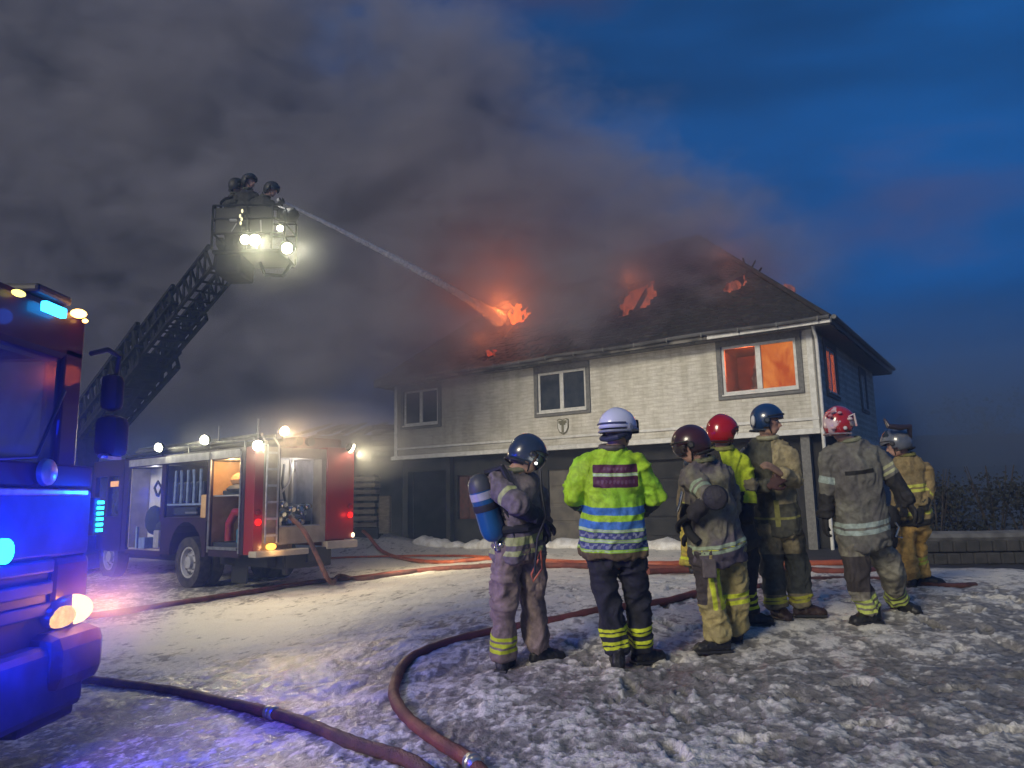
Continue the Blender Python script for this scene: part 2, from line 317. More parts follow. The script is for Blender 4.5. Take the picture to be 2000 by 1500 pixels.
def wallmesh(mb, openings, L_, z0, z1, y0, y1):
    """front wall slab y0..y1 with rectangular openings (x0,x1,za,zb)"""
    xs = sorted({0, L_} | {v for o in openings for v in o[:2]}); zs = sorted({z0, z1} | {v for o in openings for v in o[2:4]})
    for a, b in zip(xs, xs[1:]):
        run = None
        for c, d in zip(zs, zs[1:]):
            mx_, mz_ = (a+b)/2, (c+d)/2
            if any(o[0] < mx_ < o[1] and o[2] < mz_ < o[3] for o in openings):
                if run: mb.box((a, y0, run[0]), (b, y1, run[1])); run = None
            else: run = (run[0], d) if run else (c, d)
        if run: mb.box((a, y0, run[0]), (b, y1, run[1]))
WIN = [(.44, 2.42, 3.95, 5.28), (6.68, 8.43, 3.95, 5.22), (12.6, 14.22, 3.95, 5.2)]
mb = MB(); wallmesh(mb, WIN, HL, Z0, Z1, 0, .24); mb.obj('front_wall', white_brick, house)
SIDEWIN = (1.2, 2.5, 3.95, 5.2)
mb = MB(); mb.box((0, .24, Z0), (.24, SIDEWIN[0], Z1)).box((0, SIDEWIN[1], Z0), (.24, HW, Z1)).box((0, SIDEWIN[0], Z0), (.24, SIDEWIN[1], SIDEWIN[2])).box((0, SIDEWIN[0], SIDEWIN[3]), (.24, SIDEWIN[1], Z1))
mb.obj('side_wall', white_brick, house)
MB().box((HL-.24, .24, Z0), (HL, HW, Z1)).obj('side_wall', white_brick, house)
MB().box((0.24, HW-.24, Z0), (HL-.24, HW, Z1)).obj('rear_wall', white_brick, house)
MB().box((.25, .25, Z0-.18), (HL-.25, HW-.25, Z0)).obj('floor', charred, house)
# ground storey: set back under the belt course
GAR = [(12.75, 15.0, GH, 2.27), (9.9, 12.1, .75, 2.1)]
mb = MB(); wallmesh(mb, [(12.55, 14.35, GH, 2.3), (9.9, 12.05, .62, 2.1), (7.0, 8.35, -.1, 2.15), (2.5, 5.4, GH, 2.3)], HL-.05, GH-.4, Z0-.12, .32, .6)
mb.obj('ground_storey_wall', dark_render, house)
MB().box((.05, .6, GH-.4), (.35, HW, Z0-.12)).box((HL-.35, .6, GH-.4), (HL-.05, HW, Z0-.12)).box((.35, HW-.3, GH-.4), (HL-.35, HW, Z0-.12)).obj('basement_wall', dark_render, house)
tan = mat('tan_panel', (.15, .135, .11), .8, c2=(.10, .09, .075), ns=3); mb = MB()
MB().box((7.0, .4, -.1), (8.35, .5, 2.15)).obj('tan_door_panel', tan, house)
for i in range(4):
    MB().box((7.06, .37, .02+i*.54), (8.29, .4, .02+i*.54+.44), .01).obj('door_board', tan, house)
MB().box((9.9, .45, .62), (12.05, .52, 2.1)).obj('reddish_gate', mat('red_gate', (.10, .035, .03), .7, c2=(.06, .025, .022), ns=5), house)
for i in range(5): MB().box((9.95+i*.42, .42, .66), (10.3+i*.42, .45, 2.06), .01).obj('gate_board', mat('red_gate', (.1, .035, .03)), house)
MB().box((2.5, .5, GH), (5.4, .58, 2.3)).obj('garage_door', charred, house)
for i in range(5): MB().box((2.56, .46, GH+.05+i*.54), (5.34, .5, GH+.52+i*.54), .012).obj('door_panel', dark_render, house)
mb = MB(); mb.box((12.12, .02, GH-.3), (12.3, .2, Z0-.12)); mb.obj('porch_post', dark_render, house)
MB().box((.3, .02, GH-.3), (.52, .22, Z0-.12)).obj('porch_post', grey_wood, house)
# belt course: white ledge and moulding
MB().box((-.08, -.16, Z0-.12), (HL+.08, 0.0, Z0+.02), .012).box((-.16, -.16, Z0-.12), (-.0, HW, Z0+.02), .012).obj('belt_ledge', white_paint, house)
MB().box((0, -.05, Z0+.24), (HL, 0, Z0+.31), .008).obj('belt_moulding', white_paint, house)
# corner boards
MB().box((.02, -.035, Z0+.03), (.17, 0, Z1-.04)).obj('corner_board', white_paint, house)
MB().box((-.035, -.03, Z0+.03), (0.0, .3, Z1-.04)).obj('corner_board', grey_wood, house, label='grey corner post at the right end')
MB().box((HL-.12, -.035, Z0+.03), (HL+.03, 0, Z1-.04)).obj('corner_board', white_paint, house)
# windows
def window(x0, x1, z0, z1, panes, front=True, cw=.14):
    def B(mb, xa, xb, ya, yb, za, zb, bev=0.006):
        if front: mb.box((xa, ya, za), (xb, yb, zb), bev)
        else: mb.box((ya, xa, za), (yb, xb, zb), bev)
        return mb
    fr = MB(); B(fr, x0-cw, x1+cw, -.05, -.002, z1, z1+cw+.07); B(fr, x0-cw, x1+cw, -.06, -.002, z0-cw, z0); B(fr, x0-cw, x0, -.05, -.002, z0, z1); B(fr, x1, x1+cw, -.05, -.002, z0, z1)
    cas = fr.obj('window', grey_wood, house)
    ft = .075; mid = (x0+x1)/2 + (.0)
    m2 = MB(); B(m2, x0, x1, .0, .08, z1-ft, z1); B(m2, x0, x1, .0, .08, z0, z0+ft); B(m2, x0, x0+ft, .0, .08, z0+ft, z1-ft); B(m2, x1-ft, x1, .0, .08, z0+ft, z1-ft); B(m2, mid-.07, mid+.07, -.01, .075, z0+ft, z1-ft)
    m2.obj('frame', white_paint, cas)
    m3 = MB(); B(m3, x0-.02, x1+.02, -.1, -.003, z0-.05, z0-.005); m3.obj('sill', white_paint, cas)
    for k, (a, b) in enumerate(((x0+ft, mid-.07), (mid+.07, x1-ft))):
        if panes[k] is None: continue
        m4 = MB(); B(m4, a-.01, b+.01, .035, .045, z0+ft-.01, z1-ft+.01, 0); m4.obj('pane', panes[k], cas)
window(*WIN[0], (clear_glass, clear_glass)); window(*WIN[1], (glass, glass)); window(*WIN[2], (glass, glass))
window(*SIDEWIN, (clear_glass, clear_glass), front=False)
window(6.3, 7.2, 3.95, 5.1, (glass, glass), front=False)
# curtains seen as paler folds in the middle window
mb = MB()
# room on fire behind the right window
room = mat('burnt_room', (.10, .045, .03), .9, c2=(.03, .018, .014), ns=3, sharp=(.35, .7)); mb = MB()
mb.box((.26, 2.9, Z0+.02), (2.9, 2.98, Z1)).box((2.9, .26, Z0+.02), (2.98, 2.98, Z1)).obj('inner_wall', room, house)
cu = MB()
cu.add([(1.52+.02*math.sin(k*1.3)+(.26-.011*k)*(j_), .34+.03*math.sin(k*.9+j_*5), 4.0+k*.062) for k in range(20) for j_ in (0, .5, 1)], [(k*3+q_, k*3+q_+1, k*3+q_+4, k*3+q_+3) for k in range(19) for q_ in (0, 1)])
co_ = cu.obj('curtain', mat('scorched_curtain', (.42, .30, .27), .9, c2=(.12, .07, .06), ns=5, sharp=(.4, .6)), house, smooth=True); co_.modifiers.new('t', 'SOLIDIFY').thickness = .008
# emblem: shield-shaped plaque with a T-like torch mark
pts = [(-.21, .2), (-.13, .24), (0, .2), (.13, .24), (.21, .2), (.2, -.06), (.13, -.2), (0, -.27), (-.13, -.2), (-.2, -.06)]
def plate(pts, y0, y1, cx, cz, sc=1):
    n = len(pts); v = [(cx+a*sc, y0, cz+b*sc) for a, b in pts]+[(cx+a*sc, y1, cz+b*sc) for a, b in pts]
    return MB().add(v, [tuple(range(n)), tuple(range(n, 2*n))[::-1]]+[(i, (i+1) % n, n+(i+1) % n, n+i) for i in range(n)])
emb = plate(pts, -.03, -.002, 7.54, 3.47, 1.0).obj('shield_emblem', mat('emblem_edge', (.16, .15, .09), .6), house)
plate(pts, -.04, -.0305, 7.54, 3.47, .84).obj('shield_face', white_paint, emb)
MB().box((7.39, -.052, 3.55), (7.69, -.041, 3.64)).box((7.44, -.052, 3.50), (7.64, -.041, 3.549)).box((7.50, -.052, 3.26), (7.58, -.041, 3.499)).obj('shield_mark', mat('emblem_edge', (.16, .15, .09)), emb)
# downpipe with swan neck
dp = [(-.12, -.42, Z1-.02), (-.1, -.36, Z1-.22), (-.1, -.12, Z1-.42), (-.1, -.1, Z1-.6), (-.1, -.1, 4.2), (-.1, -.1, Z0+.1), (-.1, -.25, Z0-.05), (-.1, -.25, Z0-.3), (-.1, -.25, GH+.1)]
MB().tube(dp, .045, 10).obj('downpipe', white_paint, house, smooth=True)
# roof: hipped, burnt through in places
OV = .55; ZE = Z1+.03; RX = 4.6; PIT = 4.7/(HW/2)
def rz(x, y):
    d = min(y+OV, HW+OV-y, (x+OV), (HL+OV-x)); return ZE - .12 + d*PIT*(HW/2)/(HW/2+OV)
holes = [(9.25, 7.1, .62, .52), (5.35, 6.95, .62, .42), (2.7, 7.35, .55, .35), (10.0, 6.1, .35, .2), (8.1, 7.9, .4, .3)]
def hole_at(px, py):   # where the line of sight meets the front roof plane, in house coordinates
    o = HMI @ CO; d = (HMI.to_3x3() @ ray(px, py)); k = PIT*(HW/2)/(HW/2+OV); tt = (ZE-.12+k*(o.y+OV)-o.z)/(d.z-k*d.y); q = o+d*tt; return q
HQ = [hole_at(1008, 628), hole_at(1245, 580), hole_at(1438, 552), hole_at(958, 690)]
HR = [(.46, .85), (.66, .80), (.42, .5), (.3, .3)]
mb = MB(); cs = .24; nx = int((HL+2*OV)/cs); dy = (HW/2+OV); ny = int(dy/cs)
def roofpatch(mb, f, na, nb, front):
    for i in range(na):
        for j in range(nb):
            q = [f(i, j), f(i+1, j), f(i+1, j+1), f(i, j+1)]
            if front:
                c = (q[0]+q[2])/2; skip = False
                for h, (ra, rb) in zip(HQ, HR):
                    dd = math.hypot((c.x-h.x)/ra, (c.y-h.y)/rb); nn_ = vnoise([[c.x*4, c.y*4, 1.]])[0]
                    if dd < .7+.5*nn_: skip = True
                if skip: continue
            up = Vector((0, 0, .05+.035*random.random())); jit = Vector((0, 0, random.uniform(-.02, .024)))
            v = [p_+jit for p_ in q]; mb.add([p_-Vector((0, 0, .12)) for p_ in v]+[p_+up*.4 for p_ in v[:2]]+[p_+up*.1 for p_ in v[2:]], [(0, 3, 2, 1), (4, 5, 6, 7), (0, 1, 5, 4), (1, 2, 6, 5), (2, 3, 7, 6), (3, 0, 4, 7)])
def hipf(i, j, na, nb, A, B, C_, D):  # bilinear patch eave A-B to ridge D-C
    u, v = i/na, j/nb; return (A*(1-u)+B*u)*(1-v)+(D*(1-u)+C_*u)*v
ZR = rz(HL/2, HW/2); E0 = Vector((-OV, -OV, ZE-.12)); E1 = Vector((HL+OV, -OV, ZE-.12)); E2 = Vector((HL+OV, HW+OV, ZE-.12)); E3 = Vector((-OV, HW+OV, ZE-.12))
R0 = Vector((HW/2, HW/2, ZR)); R1 = Vector((HL-HW/2, HW/2, ZR))
mb = MB(); roofpatch(mb, lambda i, j: hipf(i, j, 104, 42, E0, E1, R1, R0), 104, 42, True); mb.obj('roof_front', charred, house)
mb = MB(); roofpatch(mb, lambda i, j: hipf(i, j, 40, 24, E3, E0, R0, R0), 40, 24, False); mb.obj('roof_hip', charred, house)
mb = MB(); roofpatch(mb, lambda i, j: hipf(i, j, 20, 10, E1, E2, R1, R1), 20, 10, False); mb.obj('roof_hip', charred, house)
mb = MB(); roofpatch(mb, lambda i, j: hipf(i, j, 20, 10, E2, E3, R0, R1), 20, 10, False); mb.obj('roof_rear', charred, house)
MB().tube([R0, R1], .1, 8).obj('ridge_cap', charred, house)
for a, b in ((E0, R0), (E3, R0), (E1, R1)): MB().tube([a+Vector((0, 0, .05)), b+Vector((0, 0, .05))], .08, 8).obj('hip_cap', charred, house)
for k in range(12):
    x = .6+k*1.25; yr = min(HW/2, x+OV, HL+OV-x)-.1
    MB().bar((x, .3, rz(x, .3)-.26), (x, yr, rz(x, yr)-.26), .07, .16).obj('rafter', charred, house)
# ragged burnt ends along the ridge and the hip
mb = MB()
for k in range(26):
    u = random.random(); pnt = R0*(1-u)+E0*u if k % 2 else R0*(1-u)+R1*u*1
    if k % 2 and u > .55: continue
    mb.bar(pnt+Vector((0, 0, -.05)), pnt+Vector((random.uniform(-.3, .3), random.uniform(-.2, .2), random.uniform(.1, .34))), .05, .03)
mb.obj('burnt_ridge_ends', charred, house)
# fascia, soffit, gutters
MB().box((-OV, -OV-.03, ZE-.2), (2.6, -OV+.01, ZE-.02), .006).obj('fascia', white_paint, house)
MB().box((2.603, -OV-.028, ZE-.2), (HL+OV, -OV+.01, ZE-.02), .006).obj('fascia', mat('sooty_fascia', (.06, .058, .054), .9, c2=(.20, .19, .17), ns=1.6, sharp=(.45, .62)), house, label='soot blackened fascia')
MB().box((-OV-.03, -OV, ZE-.2), (-OV+.01, HW+OV, ZE-.02), .006).obj('fascia', mat('fascia_dark', (.2, .2, .19), .6), house)
MB().box((-OV, -OV+.02, ZE-.19), (HL+OV, .02, ZE-.15)).box((-OV, .02, ZE-.19), (0, HW+OV, ZE-.15)).obj('soffit', grey_wood, house)
MB().tube([(-OV+i_*.66, -OV-.09, ZE-.06-.02*math.sin(i_*.9)-.03*(i_ > 12)) for i_ in range(24)], .055, 8).obj('gutter', mat('sooty_gutter', (.05, .05, .05), .7, c2=(.1, .1, .1), ns=2), house, smooth=True)
for i_ in range(16): MB().box((-.3+i_, -OV-.15, ZE-.14), (-.27+i_, -OV-.03, ZE-.02)).obj('gutter_bracket', grey_wood, house)
MB().tube([(-OV-.09, -OV, ZE-.06), (-OV-.09, HW+OV, ZE-.04)], .06, 8).obj('gutter', grey_wood, house, smooth=True)
MB().box((.3, .3, Z1-.12), (HL-.3, HW-.3, Z1-.02)).obj('ceiling', charred, house)
# ---- flames
fire_o = emis('fire_deep', (1.0, .045, .002), 8.0, (4.5, (1.0, .20, .012)))
fire_d = emis('fire_room', (.60, .085, .012), 1.0, (2.6, (1.0, .30, .05)))
def flame(c, w_, h, n, mb, lean=(0, 0)):
    for k in range(n):
        x = c[0]+random.uniform(-w_, w_); y = c[1]+random.uniform(-w_, w_)*.5; hh = h*random.uniform(.5, 1.1); r = random.uniform(.08, .2)*min(1, w_*2.5)
        pts = []; rs = []
        for i in range(8):
            u = i/7; pts.append((x+lean[0]*u*hh+.12*math.sin(u*7+k)*u, y+lean[1]*u*hh, c[2]+u*hh)); rs.append(max(.004, r*math.sin(math.pi*min(1, .25+.75*u))**.8*(1-u*.35)))
        mb.tube(pts, rs, 8)
def fire(q, w_, h, n, m, label, pw, lean=(.3, 0), dz=-.35, name='roof_fire'):
    mb = MB()
    if lean[0] > .2: flame((0, .1, .1*h), w_*.8, h*.75, max(4, n//4), mb, lean)
    for k in range(n): mb.ball((random.uniform(-w_, w_)*1.1+.2, random.uniform(.55, 1.0), h*random.uniform(-.15, .75)), w_*random.uniform(.3, .5), .16, h*random.uniform(.2, .34), 12)
    o = mb.obj(name, m, smooth=True); o.matrix_world = HM @ Matrix.Translation((q.x, q.y, q.z+(dz if dz > -.1 else -.1))); tag(o, label, 'fire', 'flames of the house fire')
    if pw: lamp('fire_light', HM @ Vector((q.x, q.y-.6, q.z+.5)), pw, (1, .2, .04), size=.25)
    return o
fire(HQ[0], .3, .95, 16, fire_o, 'bright orange flames bursting through the roof where the water jet lands', 300)
fire(HQ[1], .62, .85, 24, emis('fire_dull', (1.0, .17, .05), .75, (6, (.30, .045, .02))), 'dull orange fire glowing through a square hole high in the roof above the middle window', 26, (.1, .1), -.62)
fire(HQ[2], .4, .7, 9, emis('fire_dim', (1, .22, .10), .42, (6, (.12, .03, .02))), 'small faint flames in the roof slope above the glowing window', 14, (.1, .1), -.5)
fire(HQ[3], .25, .35, 6, emis('fire_red', (1, .09, .02), .6, (6, (.12, .02, .01))), 'low reddish flames at the eave just below the bright roof fire', 22)
hp = R0*.55+E3*.45
fire(hp+Vector((0, -.2, 0)), .55, .7, 9, emis('fire_dim', (1, .2, .08), .5), 'thin flames licking above the right hip of the roof', 18, dz=-.05)
mb = MB(); flame((-.35, .1, 0), .3, 2.0, 10, mb); mb.ball((0, .1, .75), .62, .26, 1.05, 16).ball((-.25, .1, 1.1), .5, .22, .75, 14).ball((.25, .1, 1.15), .42, .2, .65, 14).ball((.2, .1, .35), .5, .2, .5, 14); o = mb.obj('room_fire', fire_d, smooth=True); o.matrix_world = HM @ Matrix.Translation((1.02, .62, Z0+.85)); tag(o, 'orange fire filling the right half of the right-hand house window', 'fire', 'flames of the house fire')
lamp('fire_light', HM @ Vector((2.0, 1.2, 5.0)), 230, (1, .16, .04), size=.3)
# ================================================================== FIRE ENGINE
red = mat('engine_red', (.24, .010, .014), .35, c2=(.24, .012, .014), ns=4, coat=.3)
beige = mat('engine_beige', (.42, .38, .30), .5, c2=(.34, .30, .24), ns=5)
alu = mat('aluminium', (.55, .55, .56), .32, .9, c2=(.4, .4, .42), ns=9)
silver = mat('painted_silver', (.42, .42, .44), .45, .2, c2=(.32, .32, .34), ns=6)
black = mat('black_plastic', (.018, .018, .02), .55, ns=10)
rubber = mat('tyre_rubber', (.02, .02, .021), .8, c2=(.05, .045, .04), ns=9, bump=.4)
steel = mat('polished_fittings', (.7, .68, .62), .2, 1., ns=20)
lens_red = emis('tail_light_lens', (1, .012, .008), 2.2); lens_dead = mat('tail_lens_unlit', (.16, .008, .01), .2)
flood_y = emis('flood_lens', (1, .95, .6), 40); flood_o = emis('flood_lens_warm', (1, .62, .3), 30); amber = emis('amber_lens', (1, .42, .06), 3)
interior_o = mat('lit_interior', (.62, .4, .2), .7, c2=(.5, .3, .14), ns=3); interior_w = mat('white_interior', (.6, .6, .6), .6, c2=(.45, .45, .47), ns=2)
dblue = mat('hose_blue', (.22, .3, .5), .6); navy = mat('navy_gear', (.02, .03, .06), .7, ns=6)
EA = math.radians(51); X1 = Vector((math.cos(EA), math.sin(EA), 0)); Y1 = Vector((-math.sin(EA), math.cos(EA), 0)); EO = Vector((-5.19, 14.83, -.52))
EM = Matrix(((X1.x, Y1.x, 0, EO.x), (X1.y, Y1.y, 0, EO.y), (0, 0, 1, EO.z), (0, 0, 0, 1)))
eng = empty('fire_engine', label='red and beige fire engine with open lockers, seen from its rear corner with floodlights lit', cat='fire engine', mw=EM)
def eo(mb, n, m, par=None, **k): return mb.obj(n, m, par or eng, **k)
# frames of the near side (x=0 plane): lockers A (3.75..5.6) B (1.78..3.75) C (.45..1.62)
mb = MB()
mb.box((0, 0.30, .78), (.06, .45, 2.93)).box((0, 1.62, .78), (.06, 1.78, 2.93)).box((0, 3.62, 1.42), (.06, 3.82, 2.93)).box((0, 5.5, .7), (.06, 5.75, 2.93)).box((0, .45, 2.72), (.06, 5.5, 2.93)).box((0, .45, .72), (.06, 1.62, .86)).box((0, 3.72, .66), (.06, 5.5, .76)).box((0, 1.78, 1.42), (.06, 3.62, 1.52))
eo(mb, 'side_frame', mat('engine_red_shaded', (.030, .012, .035), .45, c2=(.02, .010, .03), ns=4))  # shade on the near side is put into this darker paint
mb = MB(); mb.box((.06, 1.70, .8), (1.1, 1.74, 2.7)).box((.06, 3.72, .8), (1.1, 3.76, 2.7)).box((.06, 5.46, .8), (1.1, 5.5, 2.7)).box((1.1, .3, .8), (1.14, 5.5, 2.75)).box((.06, .3, 2.72), (2.44, 5.6, 2.9)).box((.06, .46, .82), (1.1, 1.7, .86)).box((.06, 1.78, 1.48), (1.1, 3.7, 1.52)).box((.06, 3.78, .76), (1.1, 5.46, .8)).box((.06,.42,.8),(1.1,.45,2.72))
eo(mb, 'locker_walls', beige)
eo(MB().box((.08, .47, .87), (1.09, .49, 2.7)).box((.08, 1.66, .87), (1.09, 1.69, 2.7)).box((1.06, .5, .87), (1.09, 1.66, 2.7)), 'lit_locker_lining', interior_o)  # amber locker light is put into the lining colour
eo(MB().box((.5, 3.78, .82), (.52, 5.44, 2.7)).box((.08,3.77,.82),(.5,3.79,2.7)), 'white_locker_lining', interior_w)
mb = MB().box((-.015, .5, 2.74), (0, 1.66, 2.9)).box((-.015, 1.7, 2.74), (0, 5.5, 2.9)); eo(mb, 'locker_top_rail', silver)
for y in (.42, 1.6): eo(MB().box((-.03, y, .8), (-.002, y+.04, 2.86), .005), 'door_rail', alu)
eo(MB().box((-.04, .5, .86), (.0, 1.6, .92), .006), 'door_bar', alu)
eo(MB().box((.08, .5, 1.95), (1.0, 1.65, 1.98)), 'shelf', silver)
eo(MB().ball((.45, 1.05, 2.1), .35, .42, .12).box((.2, .6, 1.98), (.8, 1.5, 2.08), .03), 'coiled_hose', navy, smooth=True)
eo(MB().ball((.42, 1.1, 2.3), .2, .36, .16), 'net_bag', mat('net_bag', (.4, .22, .1), .8, bump=.5)), 
eo(MB().tube([(.35, .72, 1.02), (.35, .72, 1.35), (.35, .95, 1.62), (.35, 1.2, 1.62), (.35, 1.42, 1.38), (.35, 1.42, 1.02)], .09, 10), 'red_reel', mat('reel_red', (.3, .02, .05), .5), smooth=True)
eo(MB().lathe((.3, .88, .9), (0, 0, 1), [(.09, 0), (.09, .35), (.04, .42), (.03, .5)], 12), 'blue_canister', mat('can_blue', (.02, .16, .3), .4), smooth=True)
eo(MB().box((.1, .5, .88), (.9, 1.64, 1.0), .01), 'locker_tray', navy)
for k in range(5): eo(MB().tube([(-.02-.02*(k % 2), 2.0+k*.27, 2.55), (0, 2.02+k*.275, 2.2), (.02, 2.06+k*.28, 1.82)], .035, 8), 'blue_hose_length', dblue, smooth=True)
eo(MB().box((.0, 1.85, 1.78), (.6, 3.5, 1.82)), 'shelf', dblue)
eo(MB().box((.1, 2.1, 1.84), (.7, 3.5, 2.3), .04), 'folded_hose_stack', navy)
eo(MB().box((.05, 2.3, 1.56), (.6, 3.3, 1.74), .03), 'tool_box', navy); eo(MB().box((.02, 2.2, 1.6), (.05, 2.7, 1.64)), 'tool_bar', alu)
eo(MB().box((-.01, 1.78, 1.5), (.4, 2.0, 2.0), .03), 'orange_case', interior_o)
mb = MB(); mb.ball((.3, 4.1, 1.2), .22, .35, .3, 12).ball((.25, 4.6, 1.45), .18, .3, .35, 12).ball((.25, 3.95, 1.55), .15, .2, .25); eo(mb, 'gear_bag', mat('gear_dark', (.03, .045, .04), .8, ns=6, bump=.6), smooth=True)
eo(MB().ball((.3, 3.95, 1.42), .14, .16, .3).ball((.22, 3.9, 1.15), .12, .15, .15), 'white_canister', interior_w, smooth=True)
eo(MB().tube([(.1, 4.15, 2.0), (.1, 4.0, 2.2), (.1, 4.2, 2.35), (.1, 4.35, 2.2), (.1, 4.2, 2.02)], .03, 6), 'hanging_strap', black, smooth=True)
eo(MB().box((.05, 3.95, .82), (.4, 4.2, 1.22), .02), 'grey_box', silver); eo(MB().box((.0, 4.9, .8), (.05, 4.98, 1.3)).box((0,4.5,.8),(.4,4.8,1.05)), 'pump_bracket', dblue)
# wheel arch
ar = []; 
mb = MB()
for k in range(9):
    a0 = math.pi*k/9; a1 = math.pi*(k+1)/9; r = .72
    for s_, e_ in (((2.55+math.cos(a0)*r, .72+math.sin(a0)*r*.98), (2.55+math.cos(a1)*r, .72+math.sin(a1)*r*.98)),):
        mb.add([(-.02, s_[0], s_[1]), (-.02, e_[0], e_[1]), (.7, e_[0], e_[1]), (.7, s_[0], s_[1])], [(0, 1, 2, 3)])
        mb.add([(-.02, s_[0], s_[1]), (-.02, e_[0], e_[1]), (-.02, e_[0], 1.45), (-.02, s_[0], 1.45)], [(0, 1, 2, 3)])
mb.box((-.02, 1.72, .7), (.05, 1.85, 1.44)).box((-.02, 3.25, .7), (.05, 3.7, 1.44))
eo(mb, 'wheel_arch', mat('engine_red_shaded', (.085, .014, .03)))
def wheel(cx, cyy, par, side=-1, r=.55, wd=.3, cz=None, rimm=None):
    cz = cz if cz is not None else r
    t_ = MB().lathe((cx, cyy, cz), (side, 0, 0), [(.30, 0), (.5*r/.55, .0), (.54*r/.55, .04), (r, .08), (r, wd-.06), (.54*r/.55, wd-.01), (.36, wd), (.33, wd-.03), (.33, wd-.1), (.05, wd-.1)], 28).obj('wheel', rubber, par, smooth=True)
    MB().lathe((cx+side*(wd-.1), cyy, cz), (side, 0, 0), [(.33, 0), (.335, .075), (.30, .07), (.27, -.01), (.14, .02), (.13, .09), (.05, .1)], 28).obj('rim', rimm or silver, t_, smooth=True)
    b_ = MB()
    for k in range(8): a = k*math.pi/4; b_.lathe((cx+side*(wd-.09), cyy+math.cos(a)*.2, cz+math.sin(a)*.2), (side, 0, 0), [(.018, 0), (.018, .04)], 6)
    b_.obj('wheel_nuts', steel, t_)
wheel(.34, 2.55, eng); wheel(.64, 2.55, eng, wd=.28)
wheel(2.16, 2.55, eng, side=1); wheel(1.84, 2.55, eng, side=1, wd=.28); wheel(.34, 6.5, eng); wheel(2.16, 6.5, eng, 1)
# rear face
eo(MB().box((0, -.03, .78), (.2, .3, 2.93), .02).box((0, -.05, .9), (.2, -.03, 2.8), .008), 'rear_red_panel', red)
eo(MB().box((1.76, -.03, .98), (2.5, .3, 2.98), .02), 'rear_red_panel', red, label='wide red panel at the right of the rear')
eo(MB().box((.2, 0, .78), (.54, .3, 2.93)).box((.54, 0, 2.72), (1.76, .3, 2.93)).box((.54, 0, .95), (1.76, .3, 1.3)).box((1.64, .0, 1.3), (1.76, .3, 2.72)), 'rear_frame', mat('rear_beige', (.30, .27, .21), .6, c2=(.24, .21, .16), ns=5))
eo(MB().box((-.03, -.22, .74), (1.2, .05, .86), .02).box((1.7, -.16, .8), (2.52, .05, .96), .02), 'rear_bumper', beige)
eo(MB().box((.55, .9, 1.25), (1.65, .94, 2.75)).box((.54, .3, 1.28), (.57, .9, 2.72)).box((1.63, .3, 1.28), (1.66, .9, 2.72)).box((.54, .02, 1.26), (1.66, .9, 1.32)).box((.54, .3, 2.7), (1.66, .9, 2.72)), 'pump_bay', silver)
eo(MB().box((.58, .55, 2.1), (.84, .6, 2.68), .01), 'gauge_board', mat('gauge_grey', (.12, .13, .15), .4))
eo(MB().tube([(.6, .2, 2.74), (.59, .1, 2.4), (.63, .12, 2.0)], .022, 6), 'hanging_tube', interior_w, smooth=True); eo(MB().tube([(.93, .15, 2.72), (.95, .1, 2.45), (.9, .12, 2.2), (.86, .3, 2.02)], .02, 6), 'hanging_tube', interior_w, smooth=True)
eo(MB().tube([(.9, .3, 2.6), (.86, .3, 2.2), (.95, .3, 1.8)], .03, 6), 'black_cable', black, smooth=True)
for (x, z, r) in ((1.22, 2.22, .07), (1.22, 2.02, .1), (1.5, 2.5, .05)): eo(MB().lathe((x, .88, z), (0, -1, 0), [(r, 0), (r, .05), (r*.8, .07)], 16), 'pump_gauge', black)
rf = random.Random(3)
for (x, z) in ((.72, 1.5), (.86, 1.62), (.98, 1.7), (.8, 1.78), (1.1, 1.52), (1.2, 1.66), (1.34, 1.58), (.66, 1.38), (1.02, 1.4), (1.46, 1.7), (1.3, 1.42)):
    y = rf.uniform(.15, .35); mb = MB(); mb.lathe((x, y+.2, z), (rf.uniform(-.2, .2), -1, rf.uniform(-.3, .1)), [(.04, 0), (.045, .15), (.07, .17), (.07, .22), (.05, .24), (.05, .28)], 14); mb.bar((x-.09, y+.1, z+.06), (x+.09, y+.1, z+.07), .02)
    eo(mb, 'outlet_valve', steel, smooth=True)
eo(MB().box((.6, .3, 1.32), (1.6, .75, 1.4), .01), 'pump_base', black)
eo(MB().box((1.25, .5, 1.4), (1.6, .8, 1.75), .03), 'pump_housing', silver)
# ladder up the rear, between red panel and pump bay
lad = eo(MB().tube([(.24, -.1, 1.0), (.24, -.1, 2.95), (.24, .1, 3.15)], .02, 8).tube([(.50, -.1, 1.0), (.50, -.1, 2.95), (.5, .1, 3.15)], .02, 8), 'rear_ladder', alu, smooth=True)
for k in range(6): MB().bar((.24, -.1, 1.15+k*.33), (.50, -.1, 1.15+k*.33), .045).obj('rung', silver, lad)
eo(MB().box((.55, -.03, 1.0), (.6, .0, 2.9)), 'dark_seam', black)
